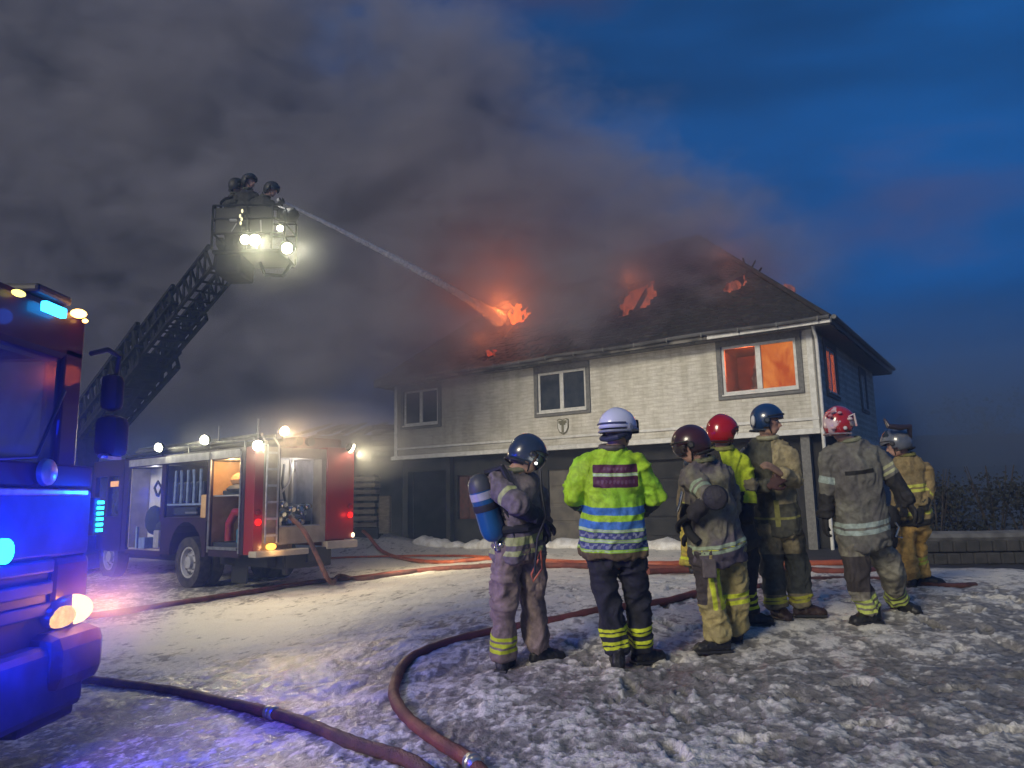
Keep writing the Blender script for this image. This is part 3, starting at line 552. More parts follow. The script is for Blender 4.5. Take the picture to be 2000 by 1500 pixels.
# lights
for (x, z, mm) in ((.1, 1.42, lens_red), (.1, 1.6, lens_dead), (2.38, 1.5, lens_red), (2.38, 1.68, lens_dead)): eo(MB().lathe((x, -.05, z), (0, -1, 0), [(.065, 0), (.065, .02), (.05, .035)], 16), 'tail_light', mm, smooth=True)
eo(MB().ball((.38, -.1, .93), .12, .06, .07), 'step_lamp', amber)
lamp('reversing_light', EM @ Vector((2.5, -.3, 1.0)), 150, (1, .78, .5), size=.08, kind='SPOT', rot=EM.to_3x3() @ Vector((1, -.45, -.16)), spot=math.radians(110), blend=.8)
MB().lathe((2.46, -.04, 1.06), (.5, -1, 0), [(.05, 0), (.05, .03), (.03, .04)], 12).obj('reversing_lens', emis('reversing_lens', (1, .8, .5), 3), eng)
lamp('step_light', EM @ Vector((.38, -.35, .9)), 4, (1, .55, .2))
lamp('tail_glow', EM @ Vector((.1, -.25, 1.42)), 1.5, (1, .03, .02)); lamp('tail_glow', EM @ Vector((2.38, -.25, 1.5)), 1.5, (1, .03, .02))
FL = [((-.1, 3.85, 3.12), flood_y, (1, .95, .62), 40, (-1, -.4, -.3)), ((-.1, 1.78, 3.16), flood_y, (1, .95, .62), 40, (-1, -.4, -.3)), ((.0, -.12, 2.93), flood_y, (1, .88, .56), 120, (-.3, -1, -.3)),
      ((.65, -.05, 3.26), flood_o, (1, .66, .36), 90, (0, -1, -.35)), ((2.36, -.1, 2.97), flood_y, (1, .84, .5), 330, (1, -.35, -.55))]
for i, (p_, mm, c, pw, dr) in enumerate(FL):
    dv = Vector(dr).normalized(); h = eo(MB().lathe(Vector(p_)-dv*.1, dv, [(.04, -.03), (.09, .0), (.1, .09), (.085, .095)], 16), 'floodlight', black, smooth=True)
    MB().lathe(Vector(p_), dv, [(.10, -.012), (.09, .02), (.04, .04)], 16).obj('lens', mm, h)
    eo(MB().bar(Vector(p_)-dv*.1, Vector(p_)-dv*.1+Vector((.1, .1, -.22)), .03), 'lamp_bracket', black)
    lamp('flood', EM @ (Vector(p_)+dv*.16), pw*1.0, c, size=.06, kind='SPOT', rot=EM.to_3x3() @ dv, spot=math.radians(150), blend=.8)
    lamp('flood_glow', EM @ (Vector(p_)+dv*.12), 55 if i > 1 else 22, c, size=.06, kind='SPOT', rot=(CO-EM @ Vector(p_)), spot=math.radians(165), blend=.4)
lamp('locker_light', EM @ Vector((.12, 1.05, 2.6)), 24, (1, .62, .25), size=.08); lamp('locker_light', EM @ Vector((.2, 4.6, 2.62)), 3.5, (.85, .88, 1), size=.08)
lamp('pump_light', EM @ Vector((1.1, .1, 2.6)), 7, (.95, .95, 1), size=.08)
# roof load
mb = MB()
mb.tube([(.1, .2, 3.1), (.1, 5.4, 3.1)], .03, 8).tube([(.35, .3, 3.2), (.35, 5.8, 3.2)], .035, 8).tube([(.7, .3, 3.2), (.7, 5.8, 3.2)], .035, 8)
for k in range(8): mb.bar((.35, .6+k*.7, 3.2), (.7, .6+k*.7, 3.2), .03)
eo(mb, 'roof_ladder', alu)
eo(MB().tube([(.2, -.1, 3.0), (.15, 2.5, 3.05), (.1, 5.9, 3.0)], .05, 8).tube([(1.2, .2, 3.1), (1.2, 5, 3.1)], .1, 10).tube([(1.5, .2, 3.1), (1.5, 5, 3.1)], .1, 10), 'suction_hose', black, smooth=True)
eo(MB().bar((.1, .5, 2.93), (.1, .5, 3.14), .03).bar((.1, 2.8, 2.93), (.1, 2.8, 3.14), .03).bar((.1, 5.2, 2.93), (.1, 5.2, 3.14), .03).bar((.3, 1.9, 2.93), (.3, 1.9, 3.5), .03).bar((.2, .2, 2.93), (.2, .2, 3.5), .03), 'roof_posts', silver)
eo(MB().box((1.2, .3, 2.93), (2.4, 1.2, 3.2), .04).box((1.4, 2, 2.93), (2.3, 4, 3.15), .04), 'roof_box', mat('dull_red_box', (.12, .03, .03), .7))
eo(MB().box((2.44, .3, .8), (2.5, 5.6, 2.93)), 'far_side_panel', red)
eo(MB().box((.5, .2, .5), (2.0, 7.4, .78)).box((.7, -.05, .45), (1.9, .4, .8), .03), 'chassis', black)
eo(MB().box((1.25, -.12, .55), (1.75, -.02, .85), .02), 'tow_bracket', black); eo(MB().box((.72, -.1, .35), (.8, 0, .8)), 'step_bracket', black)
eo(MB().box((.6, 1.1, .12), (.62, 1.7, .6)), 'mud_flap', black); 
# cab
mb = MB(); mb.box((0, 5.8, .7), (.08, 7.6, 1.55), .02).box((0, 5.8, 2.55), (.08, 7.6, 2.9)).box((0, 5.8, 1.5), (.08, 6.0, 2.6)).box((0, 7.4, 1.5), (.08, 7.6, 2.6)).box((0, 6.62, 1.5), (.08, 6.72, 2.6)).box((0, 7.52, .7), (2.5, 7.6, 2.9)).box((2.42, 5.8, .7), (2.5, 7.6, 2.9)).box((0, 5.8, 2.86), (2.5, 7.6, 2.96), .03).box((0,5.78,.7),(2.5,5.84,2.9))
cab = eo(mb, 'cab', mat('engine_red_shaded', (.085, .014, .03))); MB().box((.1, 6.0, 1.5), (.12, 6.62, 2.55)).box((.1, 6.72, 1.5), (.12, 7.4, 2.55)).obj('cab_window', glass, cab)
eo(MB().box((-.01, 6.05, 2.28), (.0, 6.5, 2.42), .004), 'glowing_amber_patch', emis('cab_amber', (1, .5, .12), .9))  # emissive patch imitates amber light on the cab window
# ================================================================== LADDER TRUCK (near, left edge)
TX = -2.9; GT = G(-3.4, 4)
tr = empty('ladder_truck', (TX, 2.5, GT), 'large fire truck bathed in blue light, cut off by the left edge', 'fire truck')
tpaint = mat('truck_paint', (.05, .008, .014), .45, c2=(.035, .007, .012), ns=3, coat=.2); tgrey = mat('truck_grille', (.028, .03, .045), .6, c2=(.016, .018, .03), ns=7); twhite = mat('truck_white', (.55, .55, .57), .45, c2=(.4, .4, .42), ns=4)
def tw(mb, n, m, par=None, **k):   # vertices given as (depth behind the face, world y, world z)
    mb.v = [(TX-v[0], v[1], v[2]) for v in mb.v]; return mb.obj(n, m, par or tr, world=True, **k)
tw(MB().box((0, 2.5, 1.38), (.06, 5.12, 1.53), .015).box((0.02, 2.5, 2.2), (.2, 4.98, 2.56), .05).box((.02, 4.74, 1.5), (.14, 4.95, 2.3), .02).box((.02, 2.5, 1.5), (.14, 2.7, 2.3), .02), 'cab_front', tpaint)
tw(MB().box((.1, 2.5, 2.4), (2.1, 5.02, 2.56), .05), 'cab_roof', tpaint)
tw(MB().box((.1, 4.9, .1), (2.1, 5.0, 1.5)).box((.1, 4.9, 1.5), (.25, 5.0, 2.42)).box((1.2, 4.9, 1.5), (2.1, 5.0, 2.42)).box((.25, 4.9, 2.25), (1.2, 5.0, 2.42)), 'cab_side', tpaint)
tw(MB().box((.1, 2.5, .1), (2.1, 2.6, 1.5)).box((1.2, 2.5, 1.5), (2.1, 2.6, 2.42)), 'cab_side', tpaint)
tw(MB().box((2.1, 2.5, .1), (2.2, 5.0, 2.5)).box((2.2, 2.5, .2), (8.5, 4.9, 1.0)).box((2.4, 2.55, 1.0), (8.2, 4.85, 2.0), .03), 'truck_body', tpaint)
tw(MB().box((.05, 2.72, 1.53), (.07, 4.74, 2.22)), 'windscreen', mat('windscreen', (.10, .16, .16), .1, alpha=.3))
tw(MB().box((.25, 4.93, 1.5), (1.2, 4.95, 2.25)), 'side_window', mat('windscreen', (.45, .6, .6)))
tw(MB().box((.1, 2.6, 1.35), (.7, 4.9, 1.5), .05).tube([(.5, 3.3, 1.5), (.6, 3.4, 1.75), (.55, 3.7, 1.8), (.5, 3.8, 1.6)], .02, 6), 'dashboard', black)
tw(MB().tube([(-.02, 4.0, 1.52), (-.03, 4.45, 1.56), (-.02, 4.7, 2.0)], .012, 6).tube([(-.02, 3.1, 1.52), (-.03, 3.55, 1.56), (-.02, 3.8, 2.0)], .012, 6), 'wiper', black)
tw(MB().box((-.015, 2.5, .95), (.05, 5.1, 1.37), .02), 'front_panel', tgrey)
for k in range(3): tw(MB().box((-.03, 2.6, .60+k*.13), (.0, 4.72, .68+k*.13), .015), 'grille_slat', tgrey)
tpaint.node_tree.nodes['Principled BSDF'].inputs['Specular IOR Level'].default_value = .2
tw(MB().box((.0, 2.5, .1), (.05, 4.8, .96)), 'grille_back', black)
tw(MB().box((-.05, 2.5, 1.33), (.02, 5.0, 1.37), .01), 'chrome_strip', alu)
tw(MB().lathe((-.02, 4.56, 1.47), (-1, 0, 0), [(.085, 0), (.08, .03), (.05, .05)], 20), 'round_badge', alu, smooth=True)
tw(MB().box((-.12, 2.5, .02), (.1, 4.98, .44), .05), 'bumper', tgrey)
tw(MB().box((-.16, 4.55, .14), (.25, 5.16, .50), .1), 'bumper_corner', mat('bumper_redwhite', (.05, .010, .014), .4, c2=(.07, .04, .05), ns=3, sharp=(.45, .5)))
tw(MB().box((-.08, 4.4, -.04), (.3, 4.95, .12), .03), 'bumper_step', black)
tw(MB().box((-.03, 4.7, .5), (.2, 5.12, .95), .05), 'corner_panel', tpaint)
hl = tw(MB().ball((-.0, 4.87, .6), .10, .22, .11, 20), 'headlight', mat('headlight_shell', (.08, .07, .07), .2), smooth=True)
tw(MB().ball((-.03, 4.935, .605), .11, .14, .095, 20), 'main_lens', emis('headlight_lens', (1, .56, .20), 2.6), hl, smooth=True)
tw(MB().ball((-.03, 4.79, .585), .095, .11, .075, 18), 'indicator_lens', emis('indicator_lens', (1, .40, .05), 1.3, (30, (.9, .6, .15))), hl, smooth=True)
lamp('headlight', (TX+.2, 4.98, .62), 16, (1, .50, .14), size=.05, kind='SPOT', rot=(1, .1, .02), spot=math.radians(120), blend=1)
lamp('headlight_glow', (TX+.17, 4.95, .64), 8, (1, .33, .03), size=.05)
# roof lights
tw(MB().box((-.02, 4.36, 2.56), (.2, 4.72, 2.62), .02), 'light_bar', black)
tw(MB().box((-.045, 4.42, 2.455), (-.0, 4.63, 2.52), .01), 'blue_strobe', emis('blue_lens', (.02, .35, 1), 9))
tw(MB().ball((-.02, 4.79, 2.53), .05, .05, .03), 'roof_marker', emis('marker_lens', (1, .5, .12), 7)); tw(MB().ball((-.02, 4.19, 2.5), .03, .05, .02), 'roof_marker', emis('marker_yellow', (1, .85, .2), 2.5))
tw(MB().ball((-.02, 4.87, 2.5), .02, .015, .015), 'roof_marker', emis('marker_lens', (1, .5, .12), 7))
lamp('roof_marker_glow', (TX+.12, 4.79, 2.56), .8, (1, .45, .1)); lamp('roof_blue', (TX+.25, 4.52, 2.45), 1.0, (.01, .12, 1))
tw(MB().box((.0, 5.16, 1.06), (.05, 5.25, 1.32), .012), 'strobe_housing', black)
for k in range(6): tw(MB().box((-.02, 5.20, 1.085+k*.038), (.0, 5.25, 1.105+k*.038)), 'cyan_led', emis('cyan_lens', (.02, .75, 1), 7))
lamp('corner_strobe', (TX+.3, 5.35, 1.35), 24, (.003, .06, 1), size=.04)
tw(MB().lathe((-.05, 4.18, 1.02), (-1, 0, 0), [(.07, 0), (.07, .03), (.05, .04)], 16), 'grille_blue_light', emis('cyan_lens', (.02, .6, 1), 7))
for (yy, zz, pw) in ((3.55, 1.1, 26), (4.25, 1.15, 30), (4.5, .95, 9), (4.3, .4, 12), (3.3, 1.9, 8)): lamp('blue_face_fill', (TX+.36, yy, zz), pw*1.5, (.0005, .02, 1), size=.08)  # lensless points off the face, added to spread the grille light's blue
tw(MB().tube([(.0, 5.0, 2.3), (-.03, 5.15, 2.36), (-.05, 5.27, 2.33), (-.03, 5.28, 2.18)], .018, 8), 'mirror_arm', black, smooth=True)
tw(MB().box((-.09, 5.20, 1.93), (.05, 5.33, 2.2), .05).box((-.12, 5.17, 1.60), (.06, 5.38, 1.90), .06), 'mirror', mat('mirror_black', (.006, .006, .008), .7), smooth=True)
tw(MB().tube([(-.05, 5.1, 1.6), (-.05, 5.35, 1.62), (-.05, 5.37, 1.7)], .015, 8).box((-.08, 5.15, 1.585), (-.03, 5.33, 1.605)), 'mirror_arm', alu)
wheel(TX-1.6, 4.85, tr, 1, cz=.55+GT); 
# (the wheel was built in world axes; shift it into the truck's frame)
for o in list(bpy.data.objects):
    if o.parent is tr and o.name.startswith('wheel'):
        o.matrix_parent_inverse = tr.matrix_basis.inverted()
# ================================================================== AERIAL LADDER WITH BASKET
dk = mat('dark_metal', (.008, .009, .011), .85, 0., c2=(.02, .02, .023), ns=6)
BO = pix(188, 815, 20.0); TP = pix(440, 502, 15.0)
dk.node_tree.nodes['Principled BSDF'].inputs['Specular IOR Level'].default_value = .08
aer = empty('aerial_ladder', (BO.x-.8, BO.y+.3, G(BO.x-.8, BO.y)), 'dark telescopic ladder boom raised against the smoke with a rescue basket at its tip', 'aerial ladder')
ax = (TP-BO).normalized(); sd = ax.cross(Vector((0, 0, 1))).normalized(); upv = sd.cross(ax)
def truss(name, a, b, hw, hh, nb, th, solid=False, dn=0.):
    A_ = BO+ax*a; B_ = BO+ax*b; mb = MB(); Ln = b-a
    cs = [(-1, -.5), (1, -.5), (-1, .5), (1, .5)]
    P_ = lambda u, c: BO+ax*(a+Ln*u)+sd*(c[0]*hw)+upv*(c[1]*hh-dn)
    for c in cs: mb.bar(P_(0, c), P_(1, c), th*1.5)
    for k in range(nb):
        u0, u1, um = k/nb, (k+1)/nb, (k+.5)/nb
        for s_ in (-1, 1):
            mb.bar(P_(u0, (s_, -.5)), P_(um, (s_, .5)), th); mb.bar(P_(um, (s_, .5)), P_(u1, (s_, -.5)), th)
            if solid: mb.bar(P_(u0, (s_, -.1)), P_(u1, (s_, -.1)), th*3.4, th)
        mb.bar(P_(um, (-1, -.5)), P_(um, (1, -.5)), th); 
    o = mb.obj(name, dk, aer, world=True); return o
LT = (TP-BO).length
truss('ladder_section', -.2, LT*.55, .42, 1.0, 9, .065, True, .12); truss('ladder_section', LT*.25, LT*.78, .33, .7, 10, .05, True, .03); truss('ladder_section', LT*.5, LT*.99, .27, .52, 11, .042)
MB().tube([BO+upv*-.75+ax*.3, BO+ax*LT*.42+upv*-.5], .13, 10).tube([BO+upv*-.6+ax*-.3+sd*.4, BO+ax*LT*.25+upv*-.45+sd*.4], .09, 10).obj('lift_cylinder', dk, aer, world=True)
MB().bar(BO+ax*.2+upv*-.35, BO+ax*LT*.45+upv*-.3, .6, .62, up=upv).obj('boom_box', dk, aer, world=True)
gz0 = G(BO.x, BO.y)
MB().lathe((BO.x-.5, BO.y+.1, gz0), (0, 0, 1), [(.9, 1.0), (.9, 1.5), (.6, 1.6), (.5, 2.6), (.62, BO.z-gz0+.2), (.3, BO.z-gz0+.5)], 18).obj('turntable', dk, aer, world=True)
MB().box((BO.x-4.5, BO.y-1.0, gz0+.5), (BO.x+.5, BO.y+1.4, gz0+1.1), .05).box((BO.x-4.4, BO.y-.8, gz0), (BO.x-3.6, BO.y+1.2, gz0+.9), .2).box((BO.x-.9, BO.y-.8, gz0), (BO.x-.1, BO.y+1.2, gz0+.9), .2).obj('chassis', dk, aer, world=True)
# basket: floor ring, posts, rails, boxes
BC = pix(500, 445, 14.4); bx, by, bz = BC
mb = MB(); W_, D_, H_ = .64, .5, .9; z0 = bz-.6
bas = MB().box((bx-W_, by-D_, z0-.07), (bx+W_, by+D_, z0), .02).obj('basket', dk, aer, world=True)
mb = MB()
for z in (z0+.32, z0+.6, z0+.86):
    mb.tube([(bx-W_, by-D_, z), (bx+W_*.75, by-D_, z), (bx+W_, by-D_*.6, z), (bx+W_, by+D_, z), (bx-W_, by+D_, z), (bx-W_, by-D_, z)], .02, 6)
for (a, b) in ((-W_, -D_), (0, -D_), (W_*.75, -D_), (W_, -D_*.5), (W_, D_), (0, D_), (-W_, D_)): mb.bar((bx+a, by+b, z0), (bx+a, by+b, z0+.86), .035)
mb.obj('guard_rail', dk, bas, world=True)
MB().box((bx-W_*.95, by-D_+.02, z0+.3), (bx-.1, by-D_+.05, z0+.82)).box((bx+.05, by-D_+.02, z0+.32), (bx+W_*.7, by-D_+.05, z0+.82)).obj('side_panel', mat('basket_panel', (.012, .012, .011), .7, ns=5), bas, world=True)
MB().tube([pix(432, 395, 14.3), pix(430, 420, 14.3), pix(440, 440, 14.3), pix(452, 445, 14.3)], .025, 6).tube([pix(455, 385, 14.3), pix(440, 388, 14.3), pix(432, 395, 14.3)], .025, 6).obj('hoop_rail', dk, bas, world=True, smooth=True)
MB().ball(pix(565, 420, 14.3), .2, .1, .14).box(pix(540, 405, 14.4)[:], (pix(540, 405, 14.4)+Vector((.35, .2, -.25)))[:], .02).obj('water_monitor', dk, bas, world=True)
MB().box((bx-.6, by-.45, z0-.45), (bx-.1, by+.3, z0-.05), .06).bar(TP-ax*.2, BC+Vector((-.35, 0, -.75)), .3, .35).bar(TP+upv*.15, BC+Vector((-.7, 0, -.25)), .14, .14).tube([(bx+.1, by, z0-.1), (bx+.2, by, z0-.35), (bx+.55, by, z0-.38), (bx+.7, by, z0-.15)], .035, 6).obj('basket_mount', dk, bas, world=True)
for k, (px, py) in enumerate(((473, 412), (469, 422), (472, 428), (470, 436))): MB().ball(pix(px, py, 13.75), .02, .02, .04, 8).obj('emissive_glint', emis('lamp_glint', (1, .9, .5), 1.6), bas, world=True)  # glowing beads imitate lamp glints on the basket
MB().tube([pix(452, 452, 13.8), pix(462, 436, 13.8)], .01, 6).tube([pix(449, 430, 13.8), pix(462, 430, 13.8)], .025, 6).tube([pix(509, 430, 13.7), pix(510, 452, 13.7)], .015, 6).obj('lamp_arm', silver, bas, world=True)
for (px, py, r, pw) in ((479, 468, .085, 70), (498, 469, .10, 80), (561, 485, .10, 100), (547, 446, .055, 14)):
    c = pix(px, py, 13.7); dv = Vector((.75, -.35, -.62)).normalized() if pw > 20 else Vector((.2, -1, -.2)).normalized()
    fdir = (CO-c).normalized()*.6+dv*.4; fdir.normalize()
    h = MB().lathe(c-fdir*.1, fdir, [(.03, -.02), (r*1.2, 0), (r*1.3, .085), (r*1.1, .09)], 14).obj('floodlight', black, bas, world=True, smooth=True)
    # sub-part lens kept on the basket level
    MB().lathe(c, fdir, [(r, -.01), (r*.8, .015), (r*.3, .02)], 14).obj('lens', flood_y, bas, world=True)
    lamp('basket_beam', c+fdir*.12, pw*.4, (1, .96, .66), size=.06, kind='SPOT', rot=fdir*.6+dv, spot=math.radians(140), blend=.9)
    lamp('basket_glow', c+fdir*.1, 6 if pw > 20 else 3, (1, .93, .55), size=.06, kind='SPOT', rot=fdir, spot=math.radians(165), blend=.4)
# wall-washing floods of the basket, aimed at the house
for (px, py, pw) in ((500, 475, 350), (570, 480, 350)):
    c = pix(px, py, 13.8); tgt = HM @ Vector((6, 0, 4.0)); lamp('basket_beam', c, pw, (1, .97, .78), size=.1, kind='SPOT', rot=tgt-c, spot=math.radians(85), blend=1)
# ================================================================== PEOPLE
def cloth(name, c1, c2, layers=(), ns=7, sharp=(.35, .65), rough=.85):
    """fabric: noise between two colours, soot, and named attribute layers (negative = inside the band)"""
    m = bpy.data.materials.new(name); m.use_nodes = True; t = m.node_tree; p = t.nodes['Principled BSDF']; p.inputs['Roughness'].default_value = rough; L = t.links.new
    tc = t.nodes.new('ShaderNodeTexCoord')
    def nz(s, d=4):
        n = t.nodes.new('ShaderNodeTexNoise'); n.inputs['Scale'].default_value = s; n.inputs['Detail'].default_value = d; n.inputs['Distortion'].default_value = .5; L(tc.outputs['Object'], n.inputs['Vector']); return n.outputs[0]
    a = nz(ns); b = nz(24, 5); r = t.nodes.new('ShaderNodeValToRGB'); e = r.color_ramp.elements
    e[0].position, e[1].position = sharp; e[0].color = (*c1, 1); e[1].color = (*c2, 1); L(a, r.inputs[0]); cur = r.outputs[0]
    def mixin(cur, fac, col, mode='MIX'):
        x = t.nodes.new('ShaderNodeMixRGB'); x.blend_type = mode; L(fac, x.inputs[0]) if not isinstance(fac, float) else setattr(x.inputs[0], 'default_value', fac); L(cur, x.inputs[1])
        if hasattr(col, 'is_linked'): L(col, x.inputs[2])
        else: x.inputs[2].default_value = (*col, 1)
        return x.outputs[0]
    for nm, col in layers:
        at = t.nodes.new('ShaderNodeAttribute'); at.attribute_name = nm; mr = t.nodes.new('ShaderNodeMapRange'); mr.inputs[1].default_value = .0015; mr.inputs[2].default_value = -.0015; mr.inputs[3].default_value = 0; mr.inputs[4].default_value = 1
        L(at.outputs['Fac'], mr.inputs[0]); cur = mixin(cur, mr.outputs[0], col)
    s = t.nodes.new('ShaderNodeValToRGB'); s.color_ramp.elements[0].position = .3; s.color_ramp.elements[1].position = .62; s.color_ramp.elements[0].color = (.62, .6, .58, 1); s.color_ramp.elements[1].color = (1, 1, 1, 1); L(b, s.inputs[0])
    cur = mixin(cur, 1.0, s.outputs[0], 'MULTIPLY'); L(cur, p.inputs['Base Color'])
    wv = nz(70, 2); bp = t.nodes.new('ShaderNodeBump'); bp.inputs['Strength'].default_value = .35; bp.inputs['Distance'].default_value = .01; L(wv, bp.inputs['Height']); L(bp.outputs[0], p.inputs['Normal'])
    return m
def remesh(mb, voxel, smooth=2):
    me = mb.mesh('tmp'); o = bpy.data.objects.new('tmp', me); COL.objects.link(o)
    r = o.modifiers.new('r', 'REMESH'); r.mode = 'VOXEL'; r.voxel_size = voxel
    s = o.modifiers.new('s', 'SMOOTH'); s.factor = .5; s.iterations = smooth
    dg = bpy.context.evaluated_depsgraph_get(); dg.update(); me2 = bpy.data.meshes.new_from_object(o.evaluated_get(dg)); bpy.data.objects.remove(o); bpy.data.meshes.remove(me)
    return me2
def verts(me): a = np.empty(len(me.vertices)*3); me.vertices.foreach_get('co', a); return a.reshape(-1, 3)
def wrinkle(me, amp, sc=9., k=0, stretch=(1, 1, .45)):
    P = verts(me); nn = np.empty(len(P)*3); me.vertices.foreach_get('normal', nn); nn = nn.reshape(-1, 3)
    q = P*sc*np.array(stretch) + k; a = vnoise(q)-.5; b = vnoise(q*2.3+7)-.5; c = 1-np.abs(2*vnoise(q*1.4+np.array([3, 9, 1]))-1)
    wv_ = (vnoise(P*5+k)-.5)[:, None]*np.array([1.1, 1.1, .5]); d = (1-np.abs(2*vnoise((q+wv_*3)*.9+11)-1))**3; e2_ = (1-np.abs(2*vnoise((q+wv_*4)*2.1+5)-1))**3
    P = P + nn*((a*1.0+b*.5+(c-.5)*.6+(d-.3)*1.5+(e2_-.3)*.7)*amp)[:, None]; me.vertices.foreach_set('co', P.ravel()); me.polygons.foreach_set('use_smooth', np.ones(len(me.polygons), bool)); me.update()
def bonep(P, bones):
    best = np.full(len(P), 1e9); idx = np.zeros(len(P), int); tt = np.zeros(len(P))
    for i, (nm, a, b, r) in enumerate(bones):
        a = np.array(a); b = np.array(b); d = b-a; l2 = d@d; t = ((P-a)@d)/l2; tc_ = np.clip(t, 0, 1); ds = np.linalg.norm(P-(a+tc_[:, None]*d), axis=1)/r
        k = ds < best; best[k] = ds[k]; idx[k] = i; tt[k] = (t*math.sqrt(l2))[k]
    return idx, tt
def band(B, name, c, hw):   # metres along the bone; negative inside
    idx, tt, names = B; s = np.full(len(tt), .05)
    for i, nm in enumerate(names):
        if nm == name: k = idx == i; s[k] = np.clip(np.abs(tt[k]-c)-hw, -.05, .05)
    return s
def setlayer(me, nm, arrs):
    a = np.min(np.stack(arrs), 0); at = me.attributes.new(nm, 'FLOAT', 'POINT'); at.data.foreach_set('value', a.astype(np.float32))
def rings(mb, items, n=16):   # items: centre, side vector(with half width), front vector(with half depth)
    vs = []; m = len(items)
    for c, sx, fy in items:
        for k in range(n):
            a = 2*math.pi*k/n; ca, sa = math.cos(a), math.sin(a); q = .82; ca = math.copysign(abs(ca)**q, ca); sa = math.copysign(abs(sa)**q, sa)
            vs.append(Vector(c)+Vector(sx)*ca+Vector(fy)*sa)
    fs = [(i*n+k, i*n+(k+1) % n, (i+1)*n+(k+1) % n, (i+1)*n+k) for i in range(m-1) for k in range(n)]+[tuple(range(n))[::-1], tuple((m-1)*n+k for k in range(n))]
    mb.add(vs, fs)
def frame3(f, u):
    f = Vector(f).normalized(); r = f.cross(Vector(u)).normalized(); u = r.cross(f); return Matrix(((r.x, f.x, u.x), (r.y, f.y, u.y), (r.z, f.z, u.z)))
def boot(par, heel, d, m, L_=.30, w_=.052, hgt=.16, label=None):
    d = Vector((d[0], d[1], d[2] if len(d) > 2 else 0)).normalized(); s = d.cross(Vector((0, 0, 1))).normalized(); u = s.cross(d); h = Vector(heel); mb = MB()
    it = [(-.075, .030, .032), (-.06, .044, .05), (0, w_, .06), (.07, w_*.95, .055), (.14, w_*1.08, .042), (.19, w_*.98, .036), (L_-.085, .025, .022)]
    rings(mb, [(h+d*a+u*hz, s*wd, u*hz) for a, wd, hz in it], 14)
    rings(mb, [(h+u*.03-d*.01, s*.05, d*.065), (h+u*hgt*.7-d*.01, s*.055, d*.062), (h+u*hgt-d*.01, s*.062, d*.068)], 14)
    me = remesh(mb, .012, 3); wrinkle(me, .006, 30); o = meshobj('boot', me, m, par, True)
    MB().add([], []).obox(h+d*.06-u*-.008, d*.145, s*w_*.98, u*.012, .006).obj('sole', black, o, world=True)
    if label: o['label'] = label
    return o
def hand(par, w_, d, palm, m, size=1., curl=.8, name='glove', thick=1.25):
    """palm, four unequal bent fingers and a thumb; w_ wrist, d pointing direction, palm = the side the fingers curl to"""
    d = Vector(d).normalized(); p = Vector(palm); p = (p-d*p.dot(d)).normalized(); s = d.cross(p); w_ = Vector(w_); mb = MB(); k = size
    rings(mb, [(w_-d*.02*k, s*.032*k, p*.022*k), (w_+d*.03*k, s*.042*k, p*.02*k), (w_+d*.085*k, s*.046*k, p*.017*k), (w_+d*.10*k, s*.04*k, p*.013*k)], 12)
    for i, (o_, ln) in enumerate(((-.033, .062), (-.011, .076), (.011, .07), (.033, .055))):
        b = w_+d*.09*k+s*o_*k; a1 = curl*.45; a2 = curl*1.2; a3 = curl*1.9; pt = [b-d*.02*k, b]
        for a, f in ((a1, .45), (a2, .32), (a3, .23)): pt.append(pt[-1]+(d*math.cos(a)+p*math.sin(a))*ln*f*1.15*k)
        mb.tube(pt, [.0098*k*thick, .0098*k*thick, .0092*k*thick, .0086*k*thick, .007*k*thick], 8)
    b = w_+d*.02*k-s*.03*k; pt = [b, b+(d*.5-s*.6+p*.35)*.045*k, b+(d*.9-s*.55+p*.7)*.062*k, b+(d*1.25-s*.3+p*.9)*.072*k]
    mb.tube(pt, [.014*k*thick, .0125*k*thick, .011*k*thick, .0085*k*thick], 8)
    me = remesh(mb, .0062*k, 2); me.polygons.foreach_set('use_smooth', np.ones(len(me.polygons), bool)); return meshobj(name, me, m, par, True)
skin = mat('skin', (.42, .25, .19), .55, c2=(.36, .2, .16), ns=12)
boot_m = mat('boot_black', (.014, .014, .015), .5, ns=12, bump=.3); glove_m = mat('glove_black', (.02, .02, .022), .8, ns=12, bump=.4); strap_m = mat('strap_black', (.015, .016, .022), .7, ns=20)
eye_m = mat('eye_white', (.6, .58, .55), .3); iris_m = mat('eye_iris', (.03, .025, .02), .2); hair_m = mat('short_hair', (.05, .035, .025), .8, ns=60, bump=.5)
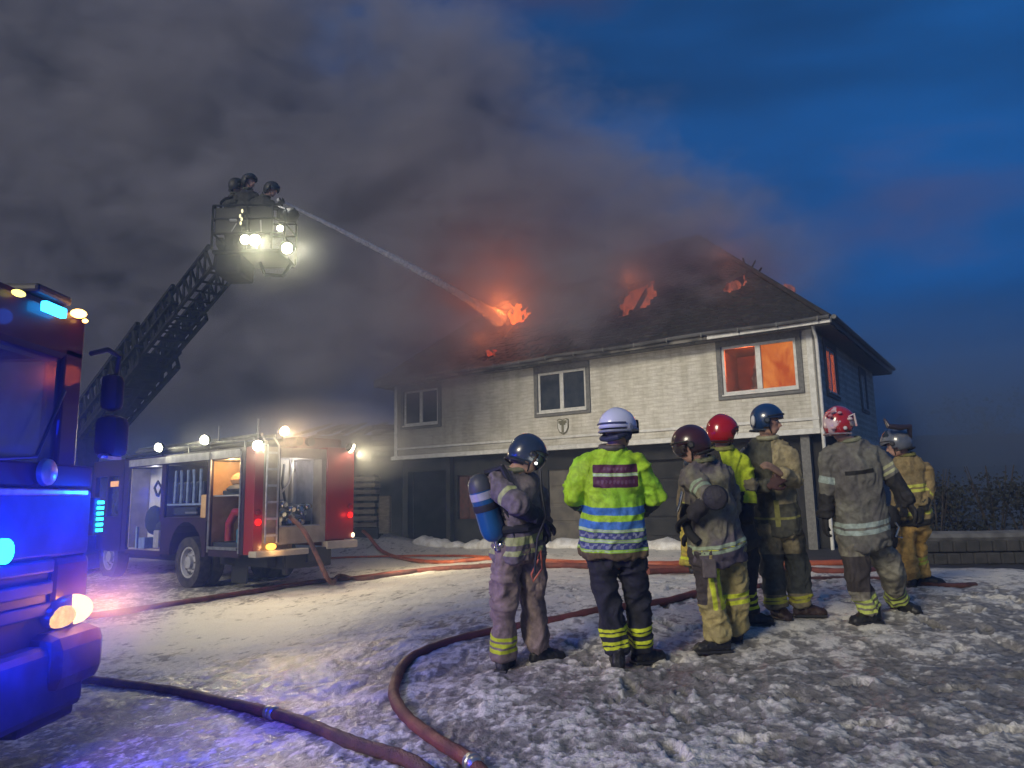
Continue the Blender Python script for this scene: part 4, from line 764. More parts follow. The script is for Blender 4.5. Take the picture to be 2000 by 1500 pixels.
def head_body(root, H, R, neck_base, core, hands=()):
    """head with face, neck and inner trunk: one continuous mesh. H centre of the head, R its 3x3 frame (x right, y face, z up)"""
    mb = MB(); f = R.col[1]; r = R.col[0]; u = R.col[2]
    mb.ball(H+u*.01, .078, .098, .118, 18, R); mb.ball(H+f*.03-u*.055, .056, .066, .062, 14, R)
    mb.tube([H+f*.088+u*.02, H+f*.107-u*.012, H+f*.118-u*.026, H+f*.092-u*.034], [.008, .013, .016, .010], 8)
    mb.tube([H+f*.088-u*.056-r*.022, H+f*.1-u*.056, H+f*.088-u*.056+r*.022], [.005, .0085, .005], 6)
    mb.tube([H+f*.083+u*.032-r*.045, H+f*.098+u*.036, H+f*.083+u*.032+r*.045], [.008, .009, .008], 6)
    for s_ in (-1, 1): mb.ball(H+r*s_*.080-f*.008-u*.0, .012, .02, .032, 10, R)
    mb.tube([H-u*.06-f*.015, (H-u*.06+Vector(neck_base))/2-f*.012, neck_base], [.058, .056, .07], 12)
    mb.tube([neck_base]+list(core), [.07]+[.11]*len(core), 12)
    me = remesh(mb, .0085, 1); me.polygons.foreach_set('use_smooth', np.ones(len(me.polygons), bool)); o = meshobj('body', me, skin, root, True)
    for s_ in (-1, 1):
        e_ = MB().ball(H+f*.083+r*s_*.032+u*.013, .0125, n=10).obj('eye', eye_m, o, world=True, smooth=True); MB().ball(H+f*.0925+r*s_*.032+u*.013, .006, n=8).obj('iris', iris_m, o, world=True)
    mb = MB(); mb.ball(H+u*.02-f*.008, .083, .1, .112, 16, R); 
    hm = mb.mesh(); bm = bmesh.new(); bm.from_mesh(hm); Ri = R.inverted()
    bmesh.ops.delete(bm, geom=[v for v in bm.verts if (lambda q: q.y > .045 and q.z < .06 or q.z < -.03)(Ri @ (v.co-H))], context='VERTS'); bm.to_mesh(hm); bm.free(); meshobj('hair', hm, hair_m, root, True)
    return o
def helmet(root, H, R, m, style='full', visor=None, visor_up=0., scale=1., trim=None):
    """European fire helmet: deep shell with a face opening, ridge, rim, side fittings and visor"""
    Ri = R.inverted(); r, f, u = R.col[0], R.col[1], R.col[2]; C_ = H+u*.035
    scale *= .955; a, b, c = (.128*scale, .152*scale, .145*scale)
    me = MB().ball((0, 0, 0), a, b, c, 40).mesh(); bm = bmesh.new(); bm.from_mesh(me)
    def cutv(q):
        if style == 'full': return q.z < -.118 or (q.y > .035 and q.z < .0) or (q.y > -.01 and q.z < -.085)
        if style == 'cap': return q.z < -.022 - .02*(q.y < 0)
        return q.z < -.04 or (q.y > .05 and q.z < .0)
    bmesh.ops.delete(bm, geom=[v for v in bm.verts if cutv(v.co)], context='VERTS')
    for v in bm.verts:   # flatten the sides and lengthen the nape
        q = v.co
        if q.z < 0 and q.y < 0 and style != 'cap': q.y -= .012*min(1, -q.z/.08)
        if style == 'cap': q.z *= .93; q.y *= 1.03
        ri = math.exp(-(q.x/.022)**2) if q.z > .03 else 0; q.z += .006*ri
    for v in bm.verts: v.co = C_ + R @ v.co
    bmesh.ops.recalc_face_normals(bm, faces=bm.faces[:]); bm.to_mesh(me); bm.free()
    me.polygons.foreach_set('use_smooth', np.ones(len(me.polygons), bool))
    o = meshobj('helmet', me, m, root, True); sd_ = o.modifiers.new('shell', 'SOLIDIFY'); sd_.thickness = .006; sd_.offset = 1
    if style == 'cap':
        pts = [C_+R @ Vector((math.cos(t)*a*1.05, math.sin(t)*b*(1.12 if math.sin(t) > 0 else 1.04), -.03-.012*(math.sin(t) < 0))) for t in np.linspace(0, 2*math.pi, 33)]
        MB().tube(pts, .010, 8, cap=False).obj('rim', trim or m, o, world=True, smooth=True)
    else:
        pts = [C_+R @ Vector((math.cos(t)*a*1.02, math.sin(t)*b*1.02, .012+.03*math.sin(t))) for t in np.linspace(.05, math.pi-.05, 17)]
        MB().tube(pts, .007, 8).obj('brow_trim', trim or black, o, world=True, smooth=True)
        pts = [C_+R @ Vector((math.cos(t)*a*.99, math.sin(t)*b*1.05, -.105)) for t in np.linspace(math.pi*1.02, math.pi*1.98, 13)]
        MB().tube(pts, .008, 8).obj('nape_trim', trim or black, o, world=True, smooth=True)
    for s_ in (-1, 1): MB().lathe(C_+R @ Vector((s_*a*.97, .0, -.02)), r*s_, [(.028, -.01), (.028, .012), (.018, .02)], 14).obj('side_fitting', trim or black, o, world=True, smooth=True)
    if visor is not None:
        me = MB().ball((0, 0, 0), a*1.03, b*1.06, c*.95, 40).mesh(); bm = bmesh.new(); bm.from_mesh(me)
        bmesh.ops.delete(bm, geom=[v for v in bm.verts if not (v.co.y > .045 and -.085 < v.co.z < .035)], context='VERTS'); rot = Matrix.Rotation(visor_up, 3, 'X')
        for v in bm.verts: v.co = C_ + R @ (rot @ v.co)
        bm.to_mesh(me); bm.free(); me.polygons.foreach_set('use_smooth', np.ones(len(me.polygons), bool)); vo = meshobj('visor', me, visor, o, True); s2 = vo.modifiers.new('t', 'SOLIDIFY'); s2.thickness = .004
    MB().tube([C_+r*a*.93-u*.03, H-u*.085+r*.055+f*.03, H-u*.115+f*.045, H-u*.085-r*.055+f*.03, C_-r*a*.93-u*.03], .006, 6).obj('chin_strap', strap_m, o, world=True, smooth=True)
    return o
def person(label, J, dep, fwd, coat, coatL, trous, trL, hem=.9, head_f=None, head_u=(0, 0, 1), girth=1., sleeve=1., leg=1., gl=None, boots=None, bootdir=None, group='firefighters standing on the snow', lay_c=None, lay_t=None, palms=None, hand_dir=None, bl=None, depthk=1., wr=.0175, voxel=.0135):
    P = {k: pix(v[0], v[1], dep+(v[2] if len(v) > 2 else 0)) for k, v in J.items()}
    fwd = Vector((*fwd, 0)).normalized()
    for s_ in 'LR': P['a'+s_].z = max(P['a'+s_].z, G(P['a'+s_].x, P['a'+s_].y)+.09)
    base = (P['aL']+P['aR'])/2; base.z = G(base.x, base.y)
    root = empty('person', base, label, 'person', group)
    SL, SR, HL_, HR_ = P['sL'], P['sR'], P['hL'], P['hR']; nb = P['neck']; up = (nb-(HL_+HR_)/2).normalized(); side = (SR-SL); side = (side-up*side.dot(up)).normalized(); front = up.cross(side)
    if front.dot(fwd) < 0: front = -front
    hw = (SR-SL).length/2; hh = (HR_-HL_).length/2; pel = (HL_+HR_)/2; hemp = pel-up*.13*hem
    # jacket
    mb = MB(); ln = (nb-hemp).length; at = lambda t: nb+(hemp-nb)*t; g = girth; dk_ = depthk
    rings(mb, [(at(-.03), side*.075, front*.07), (at(.035), side*.10, front*.085), (at(.085), side*hw*.86, front*.105*dk_), (at(.15), side*hw*1.0, front*.135*dk_), (at(.3), side*hw*1.02*g, front*.15*dk_), (at(.55), side*max(hw*.93, .2)*g, front*.15*dk_), (at(.78), side*max(hh+.115, .21)*g, front*.155*dk_), (at(.93), side*max(hh+.125, .22)*g, front*.16*dk_), (at(1.), side*max(hh+.12, .215)*g, front*.155*dk_)], 24)
    bones = [('torso', at(0), at(1), .2)]
    for s_ in 'LR':
        S, E_, W_ = P['s'+s_], P['e'+s_], P['w'+s_]; k = sleeve
        mb.tube([S-(S-nb)*.3, S, S+(E_-S)*.5, E_, E_+(W_-E_)*.5, W_], [.07*k, .087*k, .076*k, .07*k, .062*k, .058*k], 14)
        mb.tube([nb-up*.03, nb+(S-nb)*.5-up*.005, S-up*.01], [.075, .078, .07], 12)
        bones += [('up'+s_, S, E_, .08), ('lo'+s_, E_, W_, .065)]
    me = remesh(mb, voxel, 3); wrinkle(me, wr, 9, k=len(label))
    V = verts(me); idx, tt = bonep(V, bones); B = (idx, tt, [b[0] for b in bones])
    loc = {'s': (V-np.array(pel))@np.array(side), 'h': (V-np.array(pel))@np.array(up), 'f': (V-np.array(pel))@np.array(front), 'torso': idx == 0, 'len': ln}
    if lay_c:
        for nm, fn in lay_c.items(): setlayer(me, nm, fn(B, loc))
    jo = meshobj('jacket', me, coat, root, True)
    # collar
    MB().tube([nb+side*math.cos(t)*.082+front*math.sin(t)*.078+up*.035 for t in np.linspace(0, 2*math.pi, 17)], .022, 8, cap=False).obj('collar', coat, jo, world=True, smooth=True)
    # trousers
    mb = MB(); rings(mb, [(pel+up*.10, side*(hh+.075), front*.12), (pel, side*(hh+.095), front*.135), (pel-up*.10, side*(hh+.085), front*.125)], 20); bt = []
    for s_ in 'LR':
        Hh, K, A = P['h'+s_], P['k'+s_], P['a'+s_]; k = leg; A2 = A+(K-A).normalized()*.05; A2.z = min(A2.z, G(A.x, A.y)+.115)
        mb.tube([Hh+up*.02, Hh+(K-Hh)*.35, K+(Hh-K)*.12, K, K+(A2-K)*.35, A2+(K-A2)*.15, A2], [.118*k, .112*k, .098*k, .097*k, .093*k, .094*k, .09*k], 16)
        bt += [('th'+s_, K, Hh, .11), ('sh'+s_, A2, K, .095)]
    me = remesh(mb, voxel, 3); wrinkle(me, wr*1.15, 8, k=len(label)*2+3, stretch=(1, 1, .6)); V = verts(me); idx, tt = bonep(V, bt); B = (idx, tt, [b[0] for b in bt])
    if lay_t:
        loc = {'s': (V-np.array(pel))@np.array(side), 'h': V[:, 2]-base.z, 'f': (V-np.array(pel))@np.array(front), 'P': P, 'V': V, 'side': side}
        for nm, fn in lay_t.items(): setlayer(me, nm, fn(B, loc))
    meshobj('trousers', me, trous, root, True)
    for i, s_ in enumerate('LR'):
        A = P['a'+s_]; bd = Vector((*(bootdir[i] if bootdir else fwd[:2]), 0)); boot(root, (A.x, A.y, G(A.x, A.y)+.004), bd, boots or boot_m, label=(bl[i] if bl else None))
        if gl is not False:
            W_, E_ = P['w'+s_], P['e'+s_]; hd = (W_-E_).normalized() if not hand_dir or not hand_dir[i] else Vector(hand_dir[i]); pm = Vector(palms[i]) if palms else front
            hand(root, W_+hd*.012, hd, pm, (gl or glove_m) if not isinstance(gl, (list, tuple)) else gl[i], 1.1)
    hf = Vector(head_f) if head_f else fwd; R = frame3(hf, head_u); Hc = P['head']
    head_body(root, Hc, R, nb, [nb+(pel-nb)*.35, nb+(pel-nb)*.85])
    return root, P, R, dict(side=side, front=front, up=up, pel=pel, nb=nb)
YEL = (.62, .72, .03); PALE = (.38, .44, .30); MINT = (.32, .42, .40)
def legbands(cs, hw=.012, names=('shL', 'shR')): return lambda B, l: [band(B, n, c, hw) for n in names for c in cs]
# ---- 1: breathing apparatus, seen from behind left, looking down to the right
J = dict(head=(1028, 893), neck=(1004, 925, .0), sL=(966, 938, -.12), sR=(1032, 946, .16), eL=(1010, 985, -.32), wL=(1052, 1012, -.1), eR=(1056, 985, .2), wR=(1062, 1022, .22),
         hL=(992, 1068, -.06), hR=(1032, 1070, .07), kL=(985, 1175, -.06), kR=(1040, 1168, .08), aL=(982, 1278, 0), aR=(1052, 1262, .12))
c1 = cloth('coat_grey', (.22, .18, .19), (.12, .105, .12), [('ye', (.42, .46, .2)), ('dk', (.022, .024, .034))]); t1 = cloth('trousers_brown', (.32, .24, .21), (.21, .16, .15), [('ye', YEL)])
P1, p1, R1_, f1 = person('firefighter with a blue air cylinder on the back, head bowed, wearing a dark helmet', J, 5.6, (.75, .55), c1, None, t1, None, hem=.55, head_f=(.8, .3, -.38), girth=.88, leg=.98, depthk=1.05,
    lay_c=dict(ye=lambda B, l: [np.where(l['torso'], np.clip(np.abs(l['h']-(.0))-.018, -.05, .05), .05), np.where(l['torso'], np.clip(np.abs(l['h']-(.085))-.03, -.05, .05), .05), band(B, 'upL', .20, .022)], dk=lambda B, l: [band(B, 'loL', .0, .5)]),
    lay_t=dict(ye=lambda B, l: [band(B, 'shL', c, .014) for c in (.07, .115, .16)]), gl=glove_m, bootdir=[(.25, .9), (.85, .25)], hand_dir=[(.7, .3, -.4), (.3, .5, -.8)], palms=[(.2, .3, -1), (-1, 0, 0)])
hm1 = mat('helmet_navy', (.018, .035, .07), .28, c2=(.03, .04, .06), ns=4, coat=.5)
h1 = helmet(P1, p1['head']+Vector((0, 0, .0)), R1_, hm1, visor=mat('visor_dark', (.03, .04, .05), .08), visor_up=-.15)
lpw = pix(1047, 905, 5.5); MB().lathe(lpw, CO-lpw+Vector((1.5, 0, 0)), [(.006, -.06), (.012, -.02), (.016, .0), (.012, .004)], 10).obj('helmet_torch', alu, h1, world=True, smooth=True); MB().ball(lpw+(CO-lpw).normalized()*.012, .011).obj('torch_lens', emis('torch_lens', (1, 1, .9), 3), h1, world=True)
lamp('torch_glow', lpw+(CO-lpw).normalized()*.06, .25, (1, 1, .9))
# harness + cylinder
ba = empty('breathing_apparatus', p1['neck']+Vector((-.1, -.1, -.3)), 'blue compressed air cylinder with a silver band, strapped on the bowed firefighter', 'air cylinder')
a_, b_ = pix(931, 928, 5.45), pix(968, 1056, 5.45); axc = (b_-a_).normalized(); Lc = (b_-a_).length
blue_c = mat('cylinder_blue', (.008, .10, .26), .35, c2=(.006, .07, .19), ns=3, coat=.3)
cyb = MB().lathe(a_, axc, [(.02, -.0), (.05, .012), (.075, .045), (.088, .09), (.09, .12), (.09, Lc-.09), (.08, Lc-.045), (.055, Lc-.012), (.03, Lc)], 28).obj('cylinder', blue_c, ba, world=True, smooth=True)
MB().lathe(a_, axc, [(.025, -.006), (.054, .008), (.079, .043), (.0905, .09), (.0915, .115)], 28).obj('cylinder_cap', mat('cap_grey', (.06, .065, .07), .5), cyb, world=True, smooth=True)
MB().lathe(a_+axc*.125, axc, [(.0925, 0), (.0925, .055)], 28).obj('silver_band', mat('silver_tape', (.5, .5, .56), .3, .2, c2=(.4, .4, .46)), cyb, world=True)
MB().lathe(a_+axc*.215, axc, [(.0935, 0), (.095, .01), (.095, .04), (.0935, .05)], 28).obj('dark_strap', strap_m, cyb, world=True)
MB().lathe(b_, axc, [(.018, -.01), (.018, .04), (.03, .045), (.03, .07), (.012, .08)], 12).ball(b_+Vector((.04, -.0, -.03)), .025, n=10).tube([b_+Vector((.02, 0, -.05)), b_+Vector((.07, .0, -.02)), b_+Vector((.08, .05, .03))], .012, 8).obj('valve', steel, ba, world=True, smooth=True)
c0, c1_ = a_+axc*.05, b_-axc*.02; off = Vector((.12, .07, .0))
mb = MB(); mb.bar(c0+off*.9, c1_+off*.95, .2, .09, up=(-.7, -.6, .1)); mb.obj('back_plate', strap_m, ba, world=True)
s1, w1_ = p1['sL'], f1['pel']
def T3(ps, r, nm, par=ba, m=strap_m): return MB().tube(ps, r, 8, sx=1).obj(nm, m, par, world=True, smooth=True)
T3([c0+off*.8, s1+Vector((-.06, .02, .06)), s1+Vector((.06, -.06, .09)), s1+Vector((.11, -.08, -.02)), p1['neck']+Vector((.05, -.18, -.2)), f1['pel']+Vector((-.05, -.2, .24))], .026, 'shoulder_strap')
T3([f1['pel']+Vector((-.24, -.05, .18)), f1['pel']+Vector((-.1, -.2, .14)), f1['pel']+Vector((.06, -.2, .15)), f1['pel']+Vector((.2, -.05, .19))], .034, 'waist_belt')
T3([c1_+off*.8, f1['pel']+Vector((-.2, -.12, .18)), f1['pel']+Vector((-.08, -.21, .27)), pix(1050, 1018, 5.35)], .022, 'side_strap')
T3([p1['head']+Vector((.1, -.08, -.1)), pix(1058, 960, 5.4), pix(1066, 1010, 5.4), pix(1050, 1050, 5.35), pix(1044, 1120, 5.35)], .009, 'air_line')
MB().tube([pix(1048, 1096, 5.42), pix(1056, 1075, 5.42), pix(1059, 1110, 5.42), pix(1041, 1136, 5.4), pix(1038, 1122, 5.4), pix(1052, 1092, 5.4)], .008, 6).obj('orange_lanyard', mat('lanyard_orange', (.5, .13, .06), .6), ba, world=True, smooth=True)
# ---- 2: commander in lime vest, white helmet, from behind
J = dict(head=(1207, 845), neck=(1195, 882), sL=(1143, 913), sR=(1247, 913), eL=(1118, 965, -.02), wL=(1150, 990, .3), eR=(1282, 970, -.02), wR=(1250, 995, .3),
         hL=(1170, 1072), hR=(1228, 1072), kL=(1188, 1168, -.02), kR=(1245, 1165, .06), aL=(1206, 1283, -.04), aR=(1252, 1262, .12))
LIME = (.30, .66, .035)
c2m = cloth('vest_lime', LIME, (.42, .66, .02), [('bl', (.06, .2, .55)), ('dkb', (.05, .06, .2)), ('chq', (.22, .24, .36)), ('pale', (.48, .62, .42)), ('mar', (.085, .012, .05)), ('prt', (.14, .065, .12)), ('hem', (.14, .10, .055)), ('cuff', (.075, .085, .08))], ns=2.2, rough=.7)
t2 = cloth('trousers_navy', (.014, .015, .028), (.02, .021, .03), [('ye', YEL)])
tor = lambda l, c, hw_: np.where(l['torso'], np.clip(np.abs(l['h']-c)-hw_, -.05, .05), .05)
def rect(l, s0, h0, hs, hh_, front=False):
    d = np.maximum(np.abs(l['s']-s0)-hs, np.abs(l['h']-h0)-hh_); return np.where((l['f'] > 0) if front else (l['f'] < 0), np.clip(d, -.05, .05), .05)
def chk(l, c):
    v = np.where(((np.floor(l['s']/.028)+np.floor((l['h']-c)/.0225)) % 2) < 1, -.01, .01); return np.maximum(v, tor(l, c, .02))
P2, p2, R2_, f2 = person('commander in white helmet and lime hi-vis vest with blue stripes, back turned', J, 5.5, (.12, 1), c2m, None, t2, None, hem=.35, head_f=(.75, .6, .02), girth=1.06, leg=.9, depthk=1.1, sleeve=1.08, bootdir=[(.1, .9), (.8, .45)],
    lay_c=dict(bl=lambda B, l: [tor(l, .305, .028), tor(l, .205, .028)], dkb=lambda B, l: [tor(l, .13, .024), tor(l, .055, .024)], chq=lambda B, l: [chk(l, .13), chk(l, .055)], pale=lambda B, l: [tor(l, .167, .009), tor(l, .092, .009), tor(l, .02, .006), rect(l, .005, .570, .165, .010)],
               mar=lambda B, l: [rect(l, .005, .612, .165, .030), rect(l, .005, .518, .165, .041)], prt=lambda B, l: [rect(l, -.075+k*.03, .612, .0085, .012) for k in range(6)]+[rect(l, -.125+k*.029, .518, .009, .015) for k in range(10)], hem=lambda B, l: [np.where(l['torso'], np.clip(l['h']-.008, -.05, .05), .05)],
               cuff=lambda B, l: [band(B, 'loL', .3, .305), band(B, 'loR', .3, .305)]),
    lay_t=dict(ye=lambda B, l: [band(B, n, c, .011) for n in ('shL', 'shR') for c in (.055, .09, .15, .185)]), palms=[(1, .2, .1), (-1, .2, .1)], hand_dir=[(.6, .8, .1), (-.6, .8, .1)])
# the faint unreadable print on the maroon panels, woven as paler threads
hmw = mat('helmet_white', (.55, .58, .78), .3, c2=(.62, .64, .8), ns=4, coat=.5)
h2 = helmet(P2, p2['head']+Vector((0, 0, .015)), R2_, hmw, 'cap', trim=mat('helmet_rim', (.25, .27, .36), .4))
Rr = R2_; hc = p2['head']+Vector((0, 0, .05))
MB().box((-.09, -.1, -.0), (.09, .06, .02)).mesh()
mb = MB()
pts = [hc+Rr @ Vector((math.cos(t)*.133, math.sin(t)*.158, .014)) for t in np.linspace(math.pi*1.0, math.pi*1.9, 12)]; MB().tube(pts, .008, 6).obj('dark_stripe', mat('stripe_navy', (.06, .07, .15), .4), h2, world=True, smooth=True)
q = pix(1229, 836, 5.42); MB().lathe(q, (CO-q)+Vector((.5, 0, 0)), [(.016, -.03), (.018, .0), (.012, .003)], 10).obj('lamp_housing', black, h2, world=True); MB().ball(q+(CO-q).normalized()*.012, .012, n=8).obj('lamp_lens', emis('torch_lens_warm', (1, .85, .4), 2.5), h2, world=True)
MB().box((-.03, .15, -.03), (.035, .18, .055), .008).box((-.02, .12, .0), (.02, .16, .02)).mesh()
v_ = MB().box((-.035, .165, -.055), (.04, .195, .05), .01); v_.v = [tuple(hc+Rr @ Vector(x)) for x in v_.v]; v_.obj('raised_eye_shield', black, h2, world=True)
eb = MB().ball((-.095, -.0, -.07), .022, .04, .045, 12).ball((.095, 0, -.07), .022, .04, .045, 12).tube([(-.1, -.02, -.06), (-.08, -.09, -.09), (0, -.115, -.1), (.08, -.09, -.09), (.1, -.02, -.06)], .022, 8); eb.v = [tuple(hc+Rr @ Vector(x)) for x in eb.v]; eb.obj('ear_protection', mat('ear_navy', (.025, .03, .07), .6), h2, world=True, smooth=True)
# ---- 3: khaki figure facing away left, head down, dark helmet
SILV = [('sv', (.34, .44, .32)), ('ye', YEL)]
J = dict(head=(1352, 874), neck=(1374, 905), sL=(1345, 930, -.05), sR=(1412, 925, .1), eL=(1392, 975, -.28), wL=(1350, 1005, -.2), eR=(1432, 990, .2), wR=(1362, 1035, .25),
         hL=(1378, 1075, -.05), hR=(1424, 1075, .06), kL=(1390, 1170, -.03), kR=(1432, 1168, .1), aL=(1408, 1262, -.06), aR=(1438, 1248, .16))
c3 = cloth('coat_khaki_purple', (.24, .23, .15), (.12, .105, .13), SILV+[('dk', (.03, .028, .035)), ('low', (.10, .085, .12))], ns=5)
t3 = cloth('trousers_khaki', (.42, .35, .15), (.30, .26, .13), [('dk', (.055, .045, .055)), ('ye', (.66, .76, .05))], ns=5)
def t3dk(B, l): x = (l['V']-np.array(l['P']['kL']))@np.array(CR); return [np.clip(np.maximum(x+.06, .36-l['h']), -.05, .05), np.where(l['h'] > .75, np.clip(x+.02, -.05, .05), .05)]
def t3ye(B, l):   # two slanting stripes on the outer face of the near trouser leg, rings on the other
    z = l['h']; x = (l['V']-np.array(l['P']['kL']))@np.array(CR); near = (l['V']-np.array(l['P']['kL']))@np.array((0, 1., 0)); v = []
    for o_ in (-.05, .012): v.append(np.where(near < .05, np.maximum(np.abs(x-(o_+(.62-z)*.2))-.019, np.abs(z-.49)-.17), .05))
    return [np.clip(q, -.05, .05) for q in v+[np.maximum(np.abs(z-zz-.12*x)-.017, .065-x) for zz in (.335, .39)]]
P3, p3, R3_, f3 = person('khaki clad firefighter turned left with a bowed dark maroon helmet and black elbow pad', J, 5.87, (-.8, .6), c3, None, t3, None, hem=.75, head_f=(-.9, .25, -.3), girth=.92, leg=1.02, bootdir=[(-.95, -.1), (.3, .9)],
    lay_c=dict(sv=lambda B, l: [tor(l, .035, .012), tor(l, .075, .012), band(B, 'upL', .14, .013), band(B, 'upL', .185, .013)], dk=lambda B, l: [band(B, 'loL', .22, .2)], low=lambda B, l: [np.where(l['torso'], np.clip(np.maximum(l['h']-.02, -1), -.05, .05), .05)], ye=lambda B, l: [np.where(l['torso'], np.clip(np.abs(l['h']-.055)-.004, -.05, .05), .05)]),
    lay_t=dict(dk=t3dk, ye=t3ye), palms=[(-.3, .2, -1), (-.3, .4, -1)])
hm3 = mat('helmet_maroon_black', (.05, .015, .02), .3, c2=(.02, .014, .02), ns=5, coat=.4); hmr = mat('helmet_red', (.38, .008, .012), .25, c2=(.28, .006, .01), ns=4, coat=.6)
h3 = helmet(P3, p3['head'], R3_, hm3, visor=mat('visor_smoke', (.06, .05, .05), .1), visor_up=.1, trim=black)
MB().lathe(pix(1397, 972, 5.52), (CO-pix(1397, 972, 5.5))+Vector((-.6, 0, .3)), [(.05, -.07), (.088, -.04), (.096, .0), (.085, .03), (.05, .05)], 22).obj('elbow_pad', mat('pad_black', (.022, .02, .026), .7, ns=20, bump=.5), P3, world=True, smooth=True)
MB().box(pix(1370, 1092, 5.66)[:], (pix(1398, 1128, 5.66)+Vector((0, -.05, 0)))[:], .012).obj('thigh_pocket', cloth('pocket_cloth', (.13, .11, .11), (.1, .085, .09)), P3, world=True)
MB().tube([pix(1333, 960, 5.7), pix(1328, 985, 5.7), pix(1322, 1000, 5.7)], .012, 8).obj('steel_clip', steel, P3, world=True, smooth=True)
MB().tube([pix(1340, 985, 5.8), pix(1335, 1010, 5.78), pix(1345, 1040, 5.75), pix(1362, 1058, 5.72)], .035, 10).obj('black_hose_bag', glove_m, P3, world=True, smooth=True)
# ---- 3b: red helmet, half hidden
J = dict(head=(1411, 849), neck=(1412, 883), sL=(1385, 900), sR=(1446, 905), eL=(1390, 960), wL=(1400, 990, .2), eR=(1462, 950, -.1), wR=(1462, 985, -.15),
         hL=(1420, 1055), hR=(1452, 1055), kL=(1425, 1130), kR=(1455, 1130), aL=(1432, 1205), aR=(1464, 1210))
c3b = cloth('coat_black_yellow', (.03, .03, .035), (.045, .045, .04), [('yl', (.50, .62, .03)), ('kh', (.24, .21, .13))], ns=6); t3b = cloth('trousers_black', (.02, .022, .028), (.03, .03, .035), [('ye', YEL)])
P3b, p3b, R3b, f3b = person('firefighter in glossy red helmet and yellow shouldered jacket, half hidden behind the khaki one', J, 6.45, (.5, .8), c3b, None, t3b, None, hem=.5, head_f=(.8, .5, -.05), girth=.9, bootdir=[(.8, .3), (.95, .1)],
    lay_c=dict(yl=lambda B, l: [band(B, 'upR', .04, .13), band(B, 'loR', .1, .05), np.where(l['torso'], np.clip(np.maximum(.44-l['h'], -l['s']-.05), -.05, .05), .05)], kh=lambda B, l: [band(B, 'upR', .24, .07)]),
    lay_t=dict(ye=legbands((.06, .11, .17))))
helmet(P3b, p3b['head'], R3b, hmr, visor=mat('visor_clear', (.25, .25, .28), .08, alpha=.5), visor_up=.55, trim=mat('trim_maroon', (.06, .01, .012), .3))
# ---- 4: navy helmet, facing right, hands at the chest
J = dict(head=(1498, 826), neck=(1500, 862), sL=(1464, 885, .05), sR=(1542, 892, -.08), eL=(1462, 950), wL=(1500, 950, -.35), eR=(1556, 940, -.15), wR=(1525, 925, -.33),
         hL=(1495, 1022), hR=(1536, 1022), kL=(1506, 1098), kR=(1552, 1090, .03), aL=(1518, 1172), aR=(1565, 1165, .05))
c4 = cloth('coat_olive', (.11, .11, .08), (.07, .072, .062), [('tan', (.34, .29, .17)), ('ye', (.28, .28, .09)), ('pl', (.4, .4, .32))], ns=6); t4 = cloth('trousers_tan_soot', (.26, .22, .13), (.10, .10, .075), [('kn', (.055, .062, .06)), ('ye', (.5, .5, .06))], ns=5, sharp=(.4, .6))
P4, p4, R4_, f4 = person('tall firefighter in navy blue helmet looking right, hands at the chest, sooty tan trousers', J, 6.7, (.6, -.7), c4, None, t4, None, hem=.7, head_f=(.93, -.3, -.02), girth=.95, bootdir=[(.1, -.95), (.97, -.1)],
    lay_c=dict(tan=lambda B, l: [band(B, 'upR', .06, .3), np.where(l['torso'], np.clip(np.maximum(.20-l['s']*1.0-.17, .2-l['h']), -.05, .05), .05), band(B, 'loR', .1, .3)], ye=lambda B, l: [rect(l, .03, .12, .022, .12, True), tor(l, .07, .010)], pl=lambda B, l: [np.maximum(band(B, 'upL', .0, .05), np.clip(.05-.06, -.05, .05))*1.0]),
    lay_t=dict(kn=lambda B, l: [np.where((l['h'] > .18) & (l['h'] < .66), np.clip(np.abs(l['h']-.40)-.18, -.05, .05), .05)], ye=legbands((.05, .085), .012)), gl=[mat('glove_maroon', (.07, .03, .03), .8, ns=12), mat('glove_tan', (.24, .15, .11), .7)],
    palms=[(0, .5, -.3), (-.4, .4, -.3)], hand_dir=[(.8, -.1, .5), (-.7, -.1, .5)], boots=mat('boot_brown', (.04, .02, .016), .6, bump=.3))
hm4 = mat('helmet_blue', (.012, .04, .12), .3, c2=(.01, .03, .09), ns=4, coat=.5)
h4 = helmet(P4, p4['head'], R4_, hm4, trim=mat('trim_navy', (.02, .03, .05), .4)); q = pix(1471, 822, 6.66); MB().ball(q, .02, .03, .05, 12).obj('white_patch', interior_w, h4, world=True, smooth=True)
MB().box((-.03, .15, .0), (.03, .17, .03)).mesh()
MB().box(pix(1512, 925, 6.35)[:], (pix(1528, 948, 6.35)+Vector((0, .06, 0)))[:], .012).obj('radio', mat('radio_maroon', (.06, .02, .02), .5), P4, world=True); 
